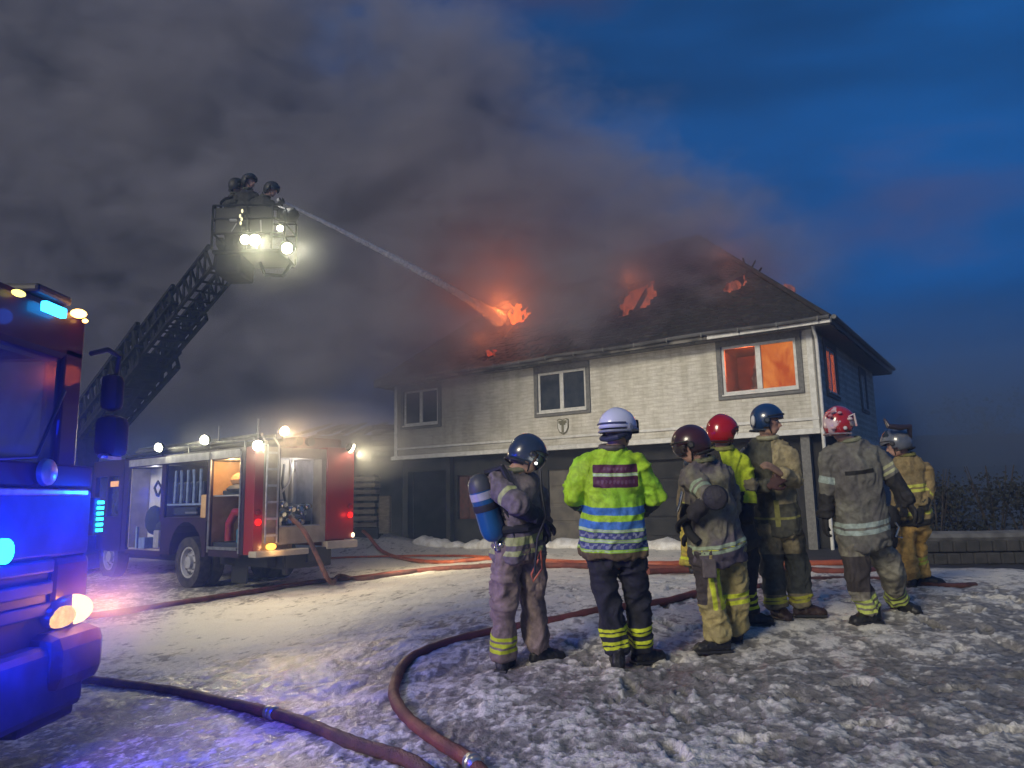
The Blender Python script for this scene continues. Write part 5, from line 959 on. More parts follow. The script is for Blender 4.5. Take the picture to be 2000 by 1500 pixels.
# ---- 5: red and white helmet, walking away
J = dict(head=(1640, 833), neck=(1660, 866), sL=(1622, 893), sR=(1714, 893), eL=(1613, 955), wL=(1612, 1010), eR=(1742, 930, -.05), wR=(1776, 985, -.1),
         hL=(1664, 1050), hR=(1708, 1048), kL=(1672, 1125, -.1), kR=(1738, 1115, .15), aL=(1702, 1196, -.05), aR=(1758, 1178, .35))
c5 = cloth('coat_greygreen', (.18, .18, .155), (.11, .105, .105), [('sv', (.34, .42, .40)), ('bk', (.012, .012, .012)), ('dk', (.022, .022, .026)), ('py', (.42, .44, .26))], ns=6)
t5 = cloth('trousers_greyolive', (.26, .25, .2), (.13, .12, .10), [('kn', (.05, .042, .042)), ('ye', (.60, .72, .16))], ns=5, sharp=(.4, .6))
P5, p5, R5_, f5 = person('firefighter in shiny red and white helmet walking away, grey coat with pale waist bands', J, 6.5, (.05, 1), c5, None, t5, None, hem=.62, head_f=(.85, .45, .0), girth=1.0, depthk=1.1, bootdir=[(-.97, -.25), (.3, -.9)],
    lay_c=dict(sv=lambda B, l: [tor(l, .145, .020), tor(l, .085, .020), band(B, 'upL', .20, .03)], bk=lambda B, l: [rect(l, -.02, .60, .12, .018)], dk=lambda B, l: [band(B, 'loL', .3, .33), band(B, 'loR', .3, .29), band(B, 'upR', .28, .09)], py=lambda B, l: [band(B, 'upR', .1, .012), band(B, 'upR', .15, .012)]),
    lay_t=dict(kn=lambda B, l: [np.where(l['s'] < .02, np.clip(np.abs(l['h']-.42)-.15, -.05, .05), .05)], ye=legbands((.035, .085, .14), .015)), palms=[(1, 0, 0), (-1, 0, 0)])
hm5 = mat('helmet_redwhite', (.36, .02, .03), .25, c2=(.55, .42, .45), ns=9, sharp=(.52, .56), coat=.6)
h5 = helmet(P5, p5['head'], R5_, hm5, trim=mat('trim_chrome', (.5, .4, .42), .2, .6))
pk = mat('fitting_pink', (.5, .2, .22), .2, c2=(.6, .5, .5), coat=.5)
for (px, py, r) in ((1622, 812, .022), (1660, 818, .024), (1640, 806, .02), (1628, 836, .024)): MB().ball(pix(px, py, 6.38), r, r*.8, r*.7, 10).obj('helmet_stud', pk, h5, world=True, smooth=True)
MB().tube([pix(1612, 812, 6.42), pix(1618, 805, 6.4), pix(1630, 803, 6.4)], .01, 8).obj('visor_hinge', pk, h5, world=True, smooth=True); MB().tube([pix(1655, 815, 6.4), pix(1668, 808, 6.4), pix(1673, 832, 6.4)], .01, 8).obj('visor_hinge', pk, h5, world=True, smooth=True)
MB().ball(pix(1651, 836, 6.36), .018, n=10).obj('helmet_lamp', interior_w, h5, world=True, smooth=True)
# ---- 6: firelit figure with raised visor behind him
J = dict(head=(1752, 870), neck=(1770, 893), sL=(1745, 912), sR=(1803, 915), eL=(1752, 955, .1), wL=(1762, 985, -.15), eR=(1812, 955, -.05), wR=(1800, 993, -.15),
         hL=(1768, 1015), hR=(1795, 1015), kL=(1768, 1070, -.05), kR=(1790, 1072, .1), aL=(1778, 1130, 0), aR=(1803, 1126, .1))
c6 = cloth('coat_tan_lit', (.30, .22, .10), (.2, .16, .08), [('ye', (.55, .58, .1)), ('dk', (.03, .03, .03))], ns=6); t6 = cloth('trousers_firelit', (.62, .38, .10), (.45, .28, .09), [('ye', (.55, .6, .08))], ns=5)  # firelight is put into the coat and trouser colours
P6, p6, R6_, f6 = person('firelit firefighter in amber trousers and dark helmet with visor flipped up, rightmost of the group', J, 8.25, (-.3, .9), c6, None, t6, None, hem=.3, head_f=(-.6, .6, -.2), girth=.92, leg=.95, bootdir=[(.3, .8), (.8, -.2)],
    lay_c=dict(ye=lambda B, l: [tor(l, .40, .016), tor(l, .35, .016), band(B, 'loR', .03, .05), band(B, 'loL', .05, .05), tor(l, .1, .02)], dk=lambda B, l: [np.where(l['torso'], np.clip(l['h']-.03, -.05, .05), .05), band(B, 'loL', .22, .1), band(B, 'loR', .2, .08)]), lay_t=dict(ye=lambda B, l: [band(B, 'shR', c, .016) for c in (.16, .21)]))
hm6 = mat('helmet_greyblue', (.06, .075, .11), .3, c2=(.12, .13, .16), ns=8, coat=.5)
helmet(P6, p6['head'], R6_, hm6, visor=mat('visor_dark', (.03, .04, .05), .08), visor_up=1.2, scale=1.08)
mb = MB(); mb.tube([pix(1727, 818, 8.15), pix(1735, 832, 8.1), pix(1760, 835, 8.1), pix(1776, 832, 8.1), pix(1778, 858, 8.2)], [.012, .03, .035, .03, .02], 10); mb.obj('flipped_visor', mat('visor_purple', (.04, .03, .045), .3), P6, world=True, smooth=True)
ba2 = empty('work_bag', pix(1745, 1045, 8.0), 'dark tool bag held against the firelight-tinted trousers of the rightmost firefighter', 'tool bag'); MB().ball(pix(1742, 1010, 8.05), .09, .07, .13).ball(pix(1742, 1045, 8.05), .06, .06, .16).obj('bag_body', glove_m, ba2, world=True, smooth=True)
MB().tube([pix(1748, 1020, 7.98), pix(1756, 1030, 7.98), pix(1750, 1048, 7.98), pix(1762, 1050, 7.98)], .012, 8).obj('bag_buckle', steel, ba2, world=True, smooth=True)
# ---- 7: distant yellow trousers behind the khaki figure
J = dict(head=(1352, 912), neck=(1350, 930), sL=(1334, 942), sR=(1372, 942), eL=(1330, 975), wL=(1333, 1000), eR=(1378, 975), wR=(1375, 1000), hL=(1345, 1020), hR=(1362, 1020), kL=(1344, 1062), kR=(1366, 1062), aL=(1340, 1102), aR=(1368, 1102))
P7, p7, R7_, f7 = person('distant firefighter in bright yellow trousers, seen behind the khaki figure near the hoses', J, 11.2, (.3, -.9), c6, None, cloth('trousers_yellow', (.55, .36, .06), (.40, .36, .05), [('ye', YEL)]), None, hem=.4, lay_c=dict(ye=lambda B, l: [tor(l, .3, .03)]), lay_t=dict(ye=legbands((.1,), .02)), voxel=.02)
helmet(P7, p7['head'], R7_, hm1)
# ---- basket crew
hm7 = mat('helmet_black_matt', (.010, .011, .014), .6)
bc = cloth('coat_black', (.02, .02, .022), (.035, .034, .032), [('ye', (.1, .11, .08))]); btm = cloth('trousers_dark', (.02, .02, .022), (.03, .03, .03))
def crew(label, hx, hy, d, fwd, arms, lean=(0, 0), visor_up=None):
    def s(v): return v
    J = dict(head=(hx, hy), neck=(hx-2-lean[0]*.2, hy+17), sL=(hx-17-lean[0]*.4, hy+25), sR=(hx+13-lean[0]*.4, hy+25), **arms, hL=(hx-10-lean[0], hy+70), hR=(hx+6-lean[0], hy+70), kL=(hx-10-lean[0], hy+90), kR=(hx+7-lean[0], hy+90), aL=(hx-10-lean[0], hy+108), aR=(hx+7-lean[0], hy+108))
    P = {k: pix(v[0], v[1], d+(v[2] if len(v) > 2 else 0)) for k, v in J.items()}; dz = z0-min(P['aL'].z, P['aR'].z)+.08
    return J
for lab, hx, hy, d, fw, arms, vis, hf in (('leftmost of the three firefighters standing in the raised basket', 463, 366, 14.55, (.7, .5), dict(eL=(452, 415), wL=(458, 425), eR=(484, 412), wR=(492, 420)), None, (.7, .6, .1)),
                             ('middle firefighter in the raised basket, visor tipped up, tallest of the three', 487, 357, 14.45, (.8, -.3), dict(eL=(468, 400), wL=(480, 420, -.2), eR=(508, 398), wR=(520, 410, -.2)), .9, (.8, -.2, .1)),
                             ('rightmost firefighter in the raised basket, leaning forward to aim the water jet', 530, 372, 14.4, (.95, -.1), dict(eL=(498, 412), wL=(515, 418, -.2), eR=(540, 405), wR=(548, 398, -.1)), .3, (.95, -.15, -.1))):
    J = dict(head=(hx, hy), neck=(hx-3, hy+16), sL=(hx-20, hy+27), sR=(hx+10, hy+27), **arms, hL=(hx-14, hy+78), hR=(hx+4, hy+78), kL=(hx-14, hy+105), kR=(hx+4, hy+105), aL=(hx-14, hy+128), aR=(hx+4, hy+128))
    if hx == 530: J.update(neck=(hx-12, hy+15), sL=(hx-34, hy+24), sR=(hx-4, hy+26), hL=(hx-32, hy+74), hR=(hx-14, hy+74), kL=(hx-32, hy+98), kR=(hx-14, hy+98), aL=(hx-32, hy+122), aR=(hx-14, hy+122))
    _G = G
    G = (lambda x, y: z0)
    for k in ('aL', 'aR'):
        v = J[k]; pt = pix(v[0], v[1], d)
    pr, pp, RR, ff = person(lab, J, d, fw, bc, None, btm, None, hem=.7, head_f=hf, group='crew in the raised basket', lay_c=dict(ye=lambda B, l: [tor(l, .3, .02)]), voxel=.02)
    G = _G
    helmet(pr, pp['head'], RR, hm7, visor=mat('visor_dark', (.03, .04, .05), .08) if vis else None, visor_up=vis or 0, scale=1.08)
# ================================================================== HOSES AND WATER
hose_red = mat('hose_red', (.20, .045, .028), .55, c2=(.11, .03, .022), ns=6, bump=.8, bs=90, sharp=(.35, .65), rvar=.25); hose_or = mat('hose_orange', (.45, .11, .04), .5, c2=(.3, .07, .03), ns=5, bump=.3); hose_dk = mat('hose_brown', (.13, .045, .035), .6, c2=(.07, .03, .025), ns=6, bump=.8, bs=90, rvar=.25)
def catmull(P, n=8):
    Q = [P[0]+(P[0]-P[1])]+P+[P[-1]+(P[-1]-P[-2])]; o = []
    for i in range(1, len(Q)-2):
        a, b, c, d = Q[i-1:i+3]
        for k in range(n):
            t = k/n; o.append(.5*((2*b)+(c-a)*t+(2*a-5*b+4*c-d)*t*t+(3*b-a-3*c+d)*t*t*t))
    return o+[Q[-2]]
def hose(name, pts, r, m, label, coup=None, lift=None):
    P = []
    for q in pts:
        if isinstance(q, Vector): P.append(q)
        else: g_ = pg(*q); g_.z += r*.8; P.append(g_)
    C_ = catmull(P, 10)
    for c in C_:
        if c.z < G(c.x, c.y)+r*2.2+.05: c.z = max(c.z, G(c.x, c.y)+r*.75)
    # gentle sideways wander of a charged hose
    for i, c in enumerate(C_): c.x += .025*math.sin(i*.23+r*99); c.y += .02*math.cos(i*.19)
    o = MB().tube(C_, [r*(1+.05*math.sin(i*1.7+r*50)+.03*math.sin(i*.6)) for i in range(len(C_))], 12, sx=1.12).obj(name, m, smooth=True); tag(o, label, 'fire hose', 'fire hoses on the snow')
    for k in (coup or []):
        i = int(k*(len(C_)-2)); d = (C_[i+1]-C_[i]).normalized(); MB().lathe(C_[i]-d*.06, d, [(r*1.05, 0), (r*1.25, .01), (r*1.25, .05), (r*1.12, .055), (r*1.12, .07), (r*1.3, .075), (r*1.3, .11), (r*1.05, .12)], 16).obj('coupling', alu, o, world=True, smooth=True)
    return o
hose('fire_hose', [(985, 1560), (925, 1500), (845, 1455), (795, 1405), (768, 1350), (785, 1305), (850, 1272), (960, 1240), (1100, 1213), (1190, 1195), (1290, 1182), (1380, 1160), (1480, 1150)], .036, hose_red, 'red-brown hose curving in a big loop from the bottom edge up behind the firefighters', [.08])
hose('fire_hose', [(60, 1322), (150, 1330), (300, 1350), (430, 1378), (540, 1405), (640, 1440), (720, 1470), (800, 1505), (860, 1560)], .037, hose_dk, 'dark hose running from under the ladder truck to the bottom edge', [.5])
hose('fire_hose', [(100, 1215), (200, 1205), (350, 1182), (480, 1162), (600, 1142), (700, 1132), (800, 1120), (900, 1112), (1060, 1109), (1150, 1111), (1350, 1118), (1450, 1120)], .052, hose_red, 'long dark red hose crossing the snow from the ladder truck past the lone air-cylinder man')
out = EM @ Vector((.86, -.05, 1.5))
hose('fire_hose', [out, EM @ Vector((.9, -.4, 1.25)), EM @ Vector((1.05, -.7, .7)), EM @ Vector((1.2, -1.0, .2)), (660, 1128), (700, 1135), (760, 1128), (830, 1116)], .045, hose_dk, 'hose hanging from the pump panel of the engine down to the ground')
hose('fire_hose', [(660, 1035), (700, 1055), (745, 1078), (800, 1096), (870, 1101), (960, 1094), (1060, 1104), (1150, 1104), (1280, 1106), (1400, 1104), (1560, 1106), (1660, 1104)], .05, hose_or, 'orange-red hose from behind the engine running to the right in front of the house')
hose('fire_hose', [(640, 1092), (760, 1088), (860, 1087), (960, 1090), (1060, 1096), (1150, 1100), (1250, 1098)], .03, hose_or, 'thin orange hose on the bright snow before the house')
hose('fire_hose', [(1270, 1122), (1350, 1118), (1450, 1117), (1560, 1118), (1640, 1122), (1700, 1120), (1760, 1112)], .045, hose_red, 'dark red hose behind the legs of the group on the right')
hose('fire_hose', [(1480, 1150), (1560, 1137), (1640, 1134), (1720, 1136), (1840, 1148), (1900, 1146)], .03, hose_dk, 'thin dark hose passing the boots of the rightmost firefighters')
# water jet from the basket to the roof fire
A = pix(543, 390, 14.35); Bq = HM @ Vector((HQ[0].x+.55, HQ[0].y-.3, HQ[0].z+.15)); pts = []; rs = []
for i in range(33):
    u = i/32; p_ = A.lerp(Bq, u); p_.z += .12*4*u*(1-u); pts.append(p_); rs.append(.034+.17*u**1.2+.9*max(0, u-.75)**1.5)
wm_ = bpy.data.materials.new('water_spray'); wm_.use_nodes = True; t = wm_.node_tree; p = t.nodes['Principled BSDF']; p.inputs['Base Color'].default_value = (.85, .88, .92, 1); p.inputs['Roughness'].default_value = .5
tc = t.nodes.new('ShaderNodeTexCoord'); n = t.nodes.new('ShaderNodeTexNoise'); n.inputs['Scale'].default_value = 9; n.inputs['Detail'].default_value = 5; t.links.new(tc.outputs['Object'], n.inputs['Vector'])
lw = t.nodes.new('ShaderNodeLayerWeight'); lw.inputs[0].default_value = .35; mr = t.nodes.new('ShaderNodeMapRange'); mr.inputs[1].default_value = .3; mr.inputs[2].default_value = .75; mr.inputs[3].default_value = .35; mr.inputs[4].default_value = .95; t.links.new(n.outputs[0], mr.inputs[0])
iv = t.nodes.new('ShaderNodeMath'); iv.operation = 'SUBTRACT'; iv.inputs[0].default_value = 1.0; t.links.new(lw.outputs['Facing'], iv.inputs[1]); ml = t.nodes.new('ShaderNodeMath'); ml.operation = 'MULTIPLY'; t.links.new(mr.outputs[0], ml.inputs[0]); t.links.new(iv.outputs[0], ml.inputs[1]); t.links.new(ml.outputs[0], p.inputs['Alpha'])
mb = MB().tube(pts, rs, 10)
jet = mb.obj('water_jet', wm_, smooth=True); tag(jet, 'thin white jet of water shot from the raised basket onto the roof fire', 'water jet')
lamp('basket_beam', pix(545, 402, 14.0), 260, (1, .98, .8), size=.05, kind='SPOT', rot=Bq-pix(545, 402, 14.0), spot=math.radians(24), blend=1)  # extra spot without a lens, added along the jet to brighten the water
# ================================================================== BACKGROUND
# timber stack on a pallet by the left end of the house
b0 = pix(718, 1030, 24.0); wood = mat('sawn_wood', (.20, .165, .12), .85, c2=(.13, .105, .075), ns=5, bump=.4, nscale=(1, 1, 6)); st = empty('timber_stack', (b0.x, b0.y, G(b0.x, b0.y)), 'stack of pale sawn planks on bearers beside the left end of the house', 'timber')
for k in range(8):
    for j in range(2): MB().box((b0.x-.47+random.uniform(-.04, .03), b0.y-.3+j*.5, b0.z+.02+k*.21), (b0.x+.3+random.uniform(-.03, .05), b0.y+.15+j*.5, b0.z+.15+k*.21), .01).obj('plank', wood, st, world=True)
    for x in (-.3, .2): MB().box((b0.x+x-.04, b0.y-.25, b0.z+.15+k*.21), (b0.x+x+.04, b0.y+.6, b0.z+.23+k*.21-.002)).obj('bearer', charred, st, world=True)
MB().box((b0.x+.38, b0.y-.2, b0.z-.2), (b0.x+.75, b0.y+.2, b0.z+1.0), .04).obj('post', wood, empty('gate_pillar', (b0.x+.56, b0.y, G(b0.x, b0.y)), 'short weathered wooden pillar right of the plank stack', 'pillar'), world=True)
MB().box((b0.x-.5, b0.y-.3, G(b0.x, b0.y)-.2), (b0.x+.4, b0.y+.7, b0.z), .03).obj('plinth', charred, st, world=True)
# annexe left of the house
c0 = pix(752, 905, 30.5); anx = empty('annexe', (c0.x-1.2, c0.y+1, G(c0.x, c0.y)), 'low pale boarded annexe with a burnt roof behind the left corner of the house', 'shed')
MB().box((c0.x-3.2, c0.y, -.6), (c0.x+.7, c0.y+3, 4.0)).obj('wall', dark_render, anx, world=True)
for k in range(7): MB().box((c0.x-.55, c0.y-.05, 2.9+k*.22), (c0.x+.55, c0.y-.003, 3.09+k*.22), .01).obj('cladding_board', grey_wood if k % 3 else charred, anx, world=True)
mb = MB()
for k in range(14): x = c0.x-3.4+k*.32; mb.obox((x, c0.y+1, 4.35+.1*math.sin(k*2.3)), (.15, 0, .02), (0, 1.9, .35), (0, 0, .04))
mb.obj('roof', charred, anx, world=True)
# shrubs, trees
leafm = mat('dark_leaves', (.012, .016, .013), .9, c2=(.02, .022, .02), ns=5); barkm = mat('bark', (.05, .04, .033), .9, c2=(.03, .026, .022), ns=8, bump=.5)
def foliage(c, rx, ry, rz_, n, s, rnd):
    mb = MB(); cl = [(rnd.gauss(0, .5)*rx, rnd.gauss(0, .5)*ry, rnd.uniform(-.8, .8)*rz_) for _ in range(max(5, n//60))]
    for _ in range(n):
        q = rnd.choice(cl); r_ = .28*(rx+rz_)/2; p_ = Vector((q[0]+rnd.gauss(0, r_), q[1]+rnd.gauss(0, r_), q[2]+rnd.gauss(0, r_*.8)))
        a = Vector((rnd.gauss(0, 1), rnd.gauss(0, 1), rnd.gauss(0, 1))).normalized(); b = a.cross(Vector((rnd.gauss(0, 1), 1, .3))).normalized(); k = s*rnd.uniform(.5, 1.2); p_ = Vector(c)+p_
        mb.add([p_-a*k, p_+b*k*.5, p_+a*k, p_-b*k*.5], [(0, 1, 2, 3)])
    return mb
def shrub(px, py, d, h, wd, label, tree=False, grp='dark bushes behind the low wall'):
    rnd = random.Random(int(px*7+py)); b = pix(px, py, d); g_ = G(b.x, b.y); r = empty('tree' if tree else 'shrub', (b.x, b.y, g_), label, 'tree' if tree else 'bush', grp)
    mb = MB()
    if tree:
        mb.tube([(b.x, b.y, g_-.2), (b.x+.1, b.y, g_+h*.4), (b.x, b.y+.1, g_+h*.92)], [h*.028, h*.02, .02], 8)
        for k in range(16):
            z = g_+h*rnd.uniform(.3, .9); a = rnd.uniform(0, 6.28); l_ = wd*.5*rnd.uniform(.5, 1)*(1.1-(z-g_)/h*.6); mb.tube([(b.x+.05, b.y, z), (b.x+math.cos(a)*l_*.5, b.y+math.sin(a)*l_*.5, z+l_*.3), (b.x+math.cos(a)*l_, b.y+math.sin(a)*l_, z+l_*.7)], [.05, .03, .01], 5)
        mb.obj('trunk', barkm, r, world=True); foliage((b.x, b.y, g_+h*.62), wd*.5, wd*.5, h*.38, 1500, .12, rnd).obj('crown', leafm, r, world=True)
    else:
        for k in range(7): a = rnd.uniform(0, 6.28); mb.tube([(b.x, b.y, g_-.1), (b.x+math.cos(a)*wd*.2, b.y+math.sin(a)*wd*.2, g_+h*.5), (b.x+math.cos(a)*wd*.35, b.y+math.sin(a)*wd*.3, g_+h*.9)], [.02, .015, .006], 5)
        mb.obj('stems', barkm, r, world=True); foliage((b.x, b.y, g_+h*.5), wd*.5, wd*.4, h*.42, 900, .05, rnd).obj('leaves', leafm, r, world=True)
for i, a in enumerate(((1835, 1080, 15, 1.9, 1.0, 'narrow dark bush nearest the amber trousered firefighter'), (1885, 1078, 16, 1.6, 1.3, 'broad dark bush in the middle of the row behind the low wall'), (1950, 1075, 15.5, 2.0, 1.4, 'bushy dark shrub just left of the photo edge, tallest of the row'), (2010, 1072, 15, 1.7, 1.3, 'last dark bush, cut off by the right edge'))): shrub(*a)
for a in ((1945, 1000, 46, 7.2, 5, 'blurred dark tree standing beyond the barn near the right edge'), (2060, 1000, 50, 9, 6, 'large dim tree crown at the far right edge')): shrub(*a, tree=True, grp='trees beyond the barn')
bq = pix(1900, 960, 34); barn = empty('barn', (bq.x, bq.y+3, G(bq.x, bq.y)), 'low unlit reddish barn with a flat ridge behind the bushes on the right', 'barn'); bm_ = mat('barn_boards', (.03, .016, .016), .9, c2=(.02, .012, .012), ns=4, nscale=(3, 3, .4))
MB().box((bq.x-5.2, bq.y, -.4), (bq.x+9, bq.y+6, 2.3)).obj('wall', charred, barn, world=True)
for k in range(46): MB().box((bq.x-5.2+k*.309, bq.y-.04-.01*(k % 2), -.4), (bq.x-5.2+k*.309+.285, bq.y-.002, 2.3)).obj('wall_board', bm_, barn, world=True)
mb = MB(); mb.add([(bq.x-5.6, bq.y-.5, 2.2), (bq.x+9.4, bq.y-.5, 2.2), (bq.x+9.4, bq.y+3, 3.9), (bq.x-5.6, bq.y+3, 3.9), (bq.x+9.4, bq.y+6.5, 2.2), (bq.x-5.6, bq.y+6.5, 2.2), (bq.x-5.6, bq.y-.5, 2.32), (bq.x+9.4, bq.y-.5, 2.32), (bq.x+9.4, bq.y+3, 4.02), (bq.x-5.6, bq.y+3, 4.02)], [(0, 1, 2, 3), (3, 2, 4, 5), (6, 7, 8, 9), (0, 1, 7, 6), (0, 3, 5)]); mb.obj('roof', mat('barn_roof', (.035, .024, .028), .9, c2=(.024, .018, .02)), barn, world=True)
stone = mat('wall_stone', (.045, .043, .042), .85, c2=(.03, .03, .028), ns=6, bump=.5)
wa, wb = pg(1800, 1104), pg(2120, 1100); wl = empty('low_wall', (wa+wb)/2, 'low dark stone wall capped with snow along the right edge of the yard', 'garden wall'); dv = (wb-wa); nS = 12
for k in range(nS):
    for j in range(2):
        a = wa+dv*((k+.5*(j % 2))/nS); b = wa+dv*((k+1+.5*(j % 2))/nS); c = (a+b)/2; MB().obox((c.x, c.y+.15+random.uniform(-.015, .015), G(c.x, c.y)+.09+j*.19), dv/nS*.485, Vector((0, .15, 0)), Vector((0, 0, .088)), .02).obj('stone', stone, wl, world=True)
mb = MB().tube([wa+Vector((0, .15, .42)), (wa+wb)/2+Vector((0, .15, .41)), wb+Vector((0, .15, .43))], .1, 10, sx=1.6); mb.obj('snow_cap', mat('old_snow', (.12, .12, .12), .8, c2=(.07, .07, .07), ns=6, bump=.5), wl, world=True)
# ploughed snow bank in front of the house
mb = MB(); pa, pb, pc, pd = [HM @ Vector((x, -1.0-.3*math.sin(x), 0)) for x in (12.6, 9, 5, 1.0)]
C_ = catmull([pa, pb, pc, pd], 24); rr_ = [max(.05, .17+.05*math.sin(i*.37)+.03*math.sin(i*1.3)) for i in range(len(C_))]
for c in C_: c.z = G(c.x, c.y)+.04
b_ = MB().tube(C_, rr_, 14, sx=2.0); me = b_.mesh(); P = verts(me); P[:, 2] += (vnoise(P*5)-.5)*.16; me.vertices.foreach_set('co', P.ravel()); me.polygons.foreach_set('use_smooth', np.ones(len(me.polygons), bool))
tag(meshobj('snow_bank', me, mat('bank_snow', (.72, .72, .72), .7, c2=(.55, .54, .52), ns=5, bump=.6)), kind='structure')
# ================================================================== SMOKE AND HAZE
VOL = True
def smoke():
    x0, x1, y0, y1, zz0, zz1 = -46, 13, 19.6, 52, -.9, 33
    o = MB().box((x0, y0, zz0), (x1, y1, zz1)).obj('smoke', bpy.data.materials.new('smoke')); tag(o, 'thick grey smoke rolling off the burning roof to the left', kind='stuff')
    m = o.data.materials[0]; m.use_nodes = True; t = m.node_tree; t.nodes.clear(); N = t.nodes.new; L = t.links.new
    ou = N('ShaderNodeOutputMaterial'); pv = N('ShaderNodeVolumePrincipled'); L(pv.outputs[0], ou.inputs['Volume']); pv.inputs['Color'].default_value = (.50, .49, .57, 1); pv.inputs['Anisotropy'].default_value = .0
    def M(op, a, b=None, cl=False):
        x = N('ShaderNodeMath'); x.operation = op; x.use_clamp = cl
        for k, v in enumerate((a, b)):
            if v is None: continue
            if isinstance(v, (int, float)): x.inputs[k].default_value = v
            else: L(v, x.inputs[k])
        return x.outputs[0]
    tc = N('ShaderNodeTexCoord'); sp = N('ShaderNodeSeparateXYZ'); L(tc.outputs['Object'], sp.inputs[0]); X, Y, Z = sp.outputs
    mp = N('ShaderNodeMapping'); mp.inputs['Rotation'].default_value = (0, -.5, 0); mp.inputs['Scale'].default_value = (.8, 1, 1.25); L(tc.outputs['Object'], mp.inputs[0])
    n = N('ShaderNodeTexNoise'); n.inputs['Scale'].default_value = .26; n.inputs['Detail'].default_value = 6; n.inputs['Roughness'].default_value = .6; n.inputs['Distortion'].default_value = .35; L(mp.outputs[0], n.inputs['Vector']); nf = n.outputs[0]
    tt = M('MAXIMUM', M('SUBTRACT', 7.6, X), -.5)
    zc = M('ADD', 8.4, M('MULTIPLY', tt, .22)); r = M('ADD', 2.5, M('MULTIPLY', tt, .54)); cyv = M('ADD', 22.5, M('MULTIPLY', tt, .33))
    ry = M('ADD', 3.0, M('MULTIPLY', tt, .42))
    dy = M('DIVIDE', M('SUBTRACT', Y, cyv), ry); dz = M('DIVIDE', M('SUBTRACT', Z, zc), r)
    dist = M('SQRT', M('ADD', M('MULTIPLY', dy, dy), M('MULTIPLY', dz, dz)))
    n3 = N('ShaderNodeTexNoise'); n3.inputs['Scale'].default_value = .85; n3.inputs['Detail'].default_value = 4; n3.inputs['Roughness'].default_value = .62; n3.inputs['Distortion'].default_value = .6; L(mp.outputs[0], n3.inputs['Vector'])
    sh = M('ADD', M('ADD', M('SUBTRACT', 1.05, dist), M('MULTIPLY', M('SUBTRACT', nf, .5), 3.0)), M('MULTIPLY', M('SUBTRACT', n3.outputs[0], .50), 1.7))
    fade = N('ShaderNodeMapRange'); fade.inputs[1].default_value = 10.2; fade.inputs[2].default_value = 6.6; L(X, fade.inputs[0])
    lowf = N('ShaderNodeMapRange'); lowf.inputs[1].default_value = 4.2; lowf.inputs[2].default_value = 6.3; lowf.inputs[3].default_value = .2; lowf.inputs[4].default_value = 1.0; L(Z, lowf.inputs[0])
    frn = M('SUBTRACT', M('ADD', M('MULTIPLY', X, .566), M('MULTIPLY', Y, .824)), 19.5)   # metres behind the house front
    bk = N('ShaderNodeMapRange'); bk.inputs[1].default_value = .5; bk.inputs[2].default_value = 5; L(frn, bk.inputs[0])
    core = M('MULTIPLY', M('MULTIPLY', M('MULTIPLY', M('MULTIPLY', sh, .8, True), M('MAXIMUM', lowf.outputs[0], bk.outputs[0])), fade.outputs[0]), .85)
    L(core, pv.inputs['Density'])
    m.cycles.volume_step_rate = .35 if hasattr(m.cycles, 'volume_step_rate') else 1
    return o
def haze():
    o = MB().box((-60, -8, -1.6), (75, 85, 34)).obj('haze', bpy.data.materials.new('haze')); tag(o, 'thin smoky night haze over the whole yard', kind='stuff')
    m = o.data.materials[0]; m.use_nodes = True; t = m.node_tree; t.nodes.clear(); ou = t.nodes.new('ShaderNodeOutputMaterial'); pv = t.nodes.new('ShaderNodeVolumePrincipled'); t.links.new(pv.outputs[0], ou.inputs['Volume'])
    pv.inputs['Color'].default_value = (.36, .56, .90, 1); pv.inputs['Density'].default_value = .0048; pv.inputs['Anisotropy'].default_value = .45
    return o
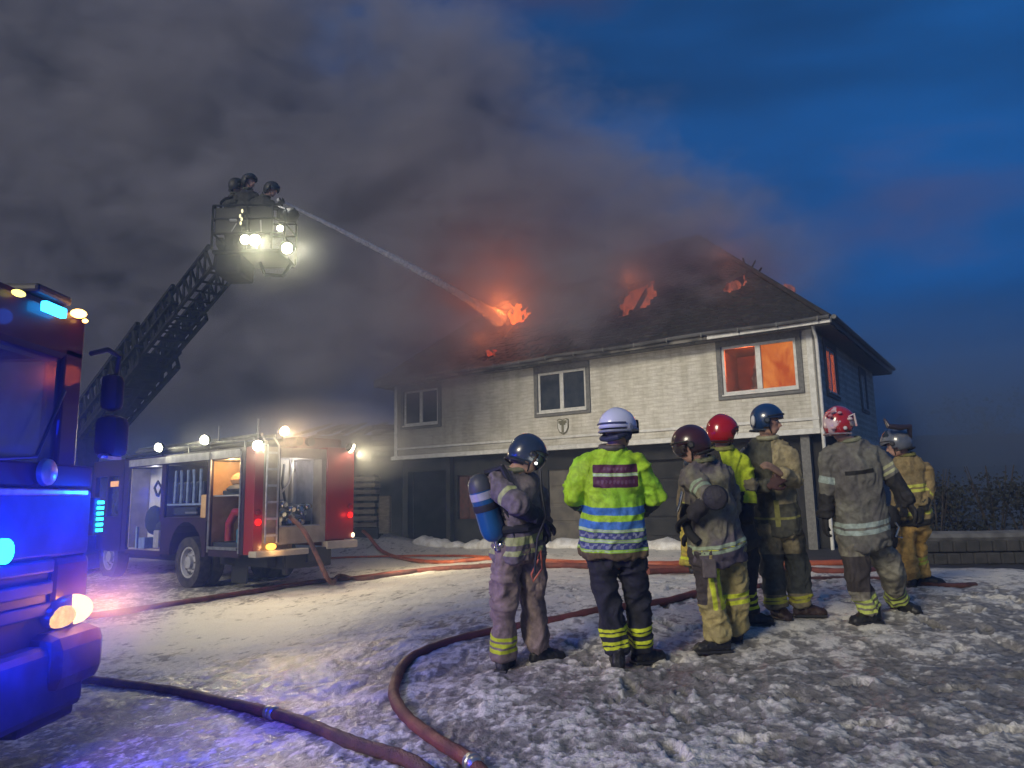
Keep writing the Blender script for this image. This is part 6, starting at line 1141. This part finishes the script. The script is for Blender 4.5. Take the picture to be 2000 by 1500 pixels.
def mist(name, c, rad, dens, col, label, rot=None):
    o = MB().ball((0, 0, 0), 1, n=20).obj(name, bpy.data.materials.new(name)); M_ = Matrix.Translation(c)
    if rot is not None: M_ = M_ @ rot
    o.matrix_world = M_ @ Matrix.Diagonal((*rad, 1)); tag(o, label, kind='stuff'); m = o.data.materials[0]; m.use_nodes = True; t = m.node_tree; t.nodes.clear()
    ou = t.nodes.new('ShaderNodeOutputMaterial'); pv = t.nodes.new('ShaderNodeVolumePrincipled'); t.links.new(pv.outputs[0], ou.inputs['Volume']); pv.inputs['Color'].default_value = (*col, 1); pv.inputs['Anisotropy'].default_value = .2
    tc = t.nodes.new('ShaderNodeTexCoord'); g = t.nodes.new('ShaderNodeTexGradient'); g.gradient_type = 'SPHERICAL'; t.links.new(tc.outputs['Object'], g.inputs[0])
    n = t.nodes.new('ShaderNodeTexNoise'); n.inputs['Scale'].default_value = 2.2; n.inputs['Detail'].default_value = 4; t.links.new(tc.outputs['Object'], n.inputs['Vector'])
    a = t.nodes.new('ShaderNodeMath'); a.operation = 'MULTIPLY'; t.links.new(g.outputs['Fac'], a.inputs[0]); t.links.new(n.outputs[0], a.inputs[1]); b = t.nodes.new('ShaderNodeMath'); b.operation = 'MULTIPLY'; t.links.new(a.outputs[0], b.inputs[0]); b.inputs[1].default_value = dens*2; t.links.new(b.outputs[0], pv.inputs['Density'])
if VOL:
    smoke(); haze()
    mist('spray_mist', pix(520, 485, 13.5), (1.5, 1.1, 1.0), .26, (.9, .92, .9), 'water mist drifting round the lamps under the raised basket')
    mist('flood_halo_mist', EM @ Vector((1.1, -.1, 2.95)), (2.6, 3.2, 1.1), .13, (.88, .88, .9), 'thin volume added over the fire engine so its floodlights show halos', EM.to_3x3().to_4x4())  # added volume that gives the engine floodlights their halos
    mist('ground_smoke', Vector((17, 30, 3.0)), (12, 10, 6.5), .17, (.42, .5, .6), 'murky smoke settling over the barn on the right')
    mist('headlight_halo', Vector((TX+.3, 4.95, .62)), (.42, .5, .4), .8, (.9, .9, .9), 'small puff of mist added for the halo round the truck headlight')  # added puff that makes the headlight halo visible
    mist('blue_halo_mist', Vector((TX+.35, 4.2, .95)), (.7, 1.5, 1.2), .07, (.8, .85, .95), 'thin mist added to carry the blue glow in front of the truck')  # added volume that catches the blue glow off the truck face
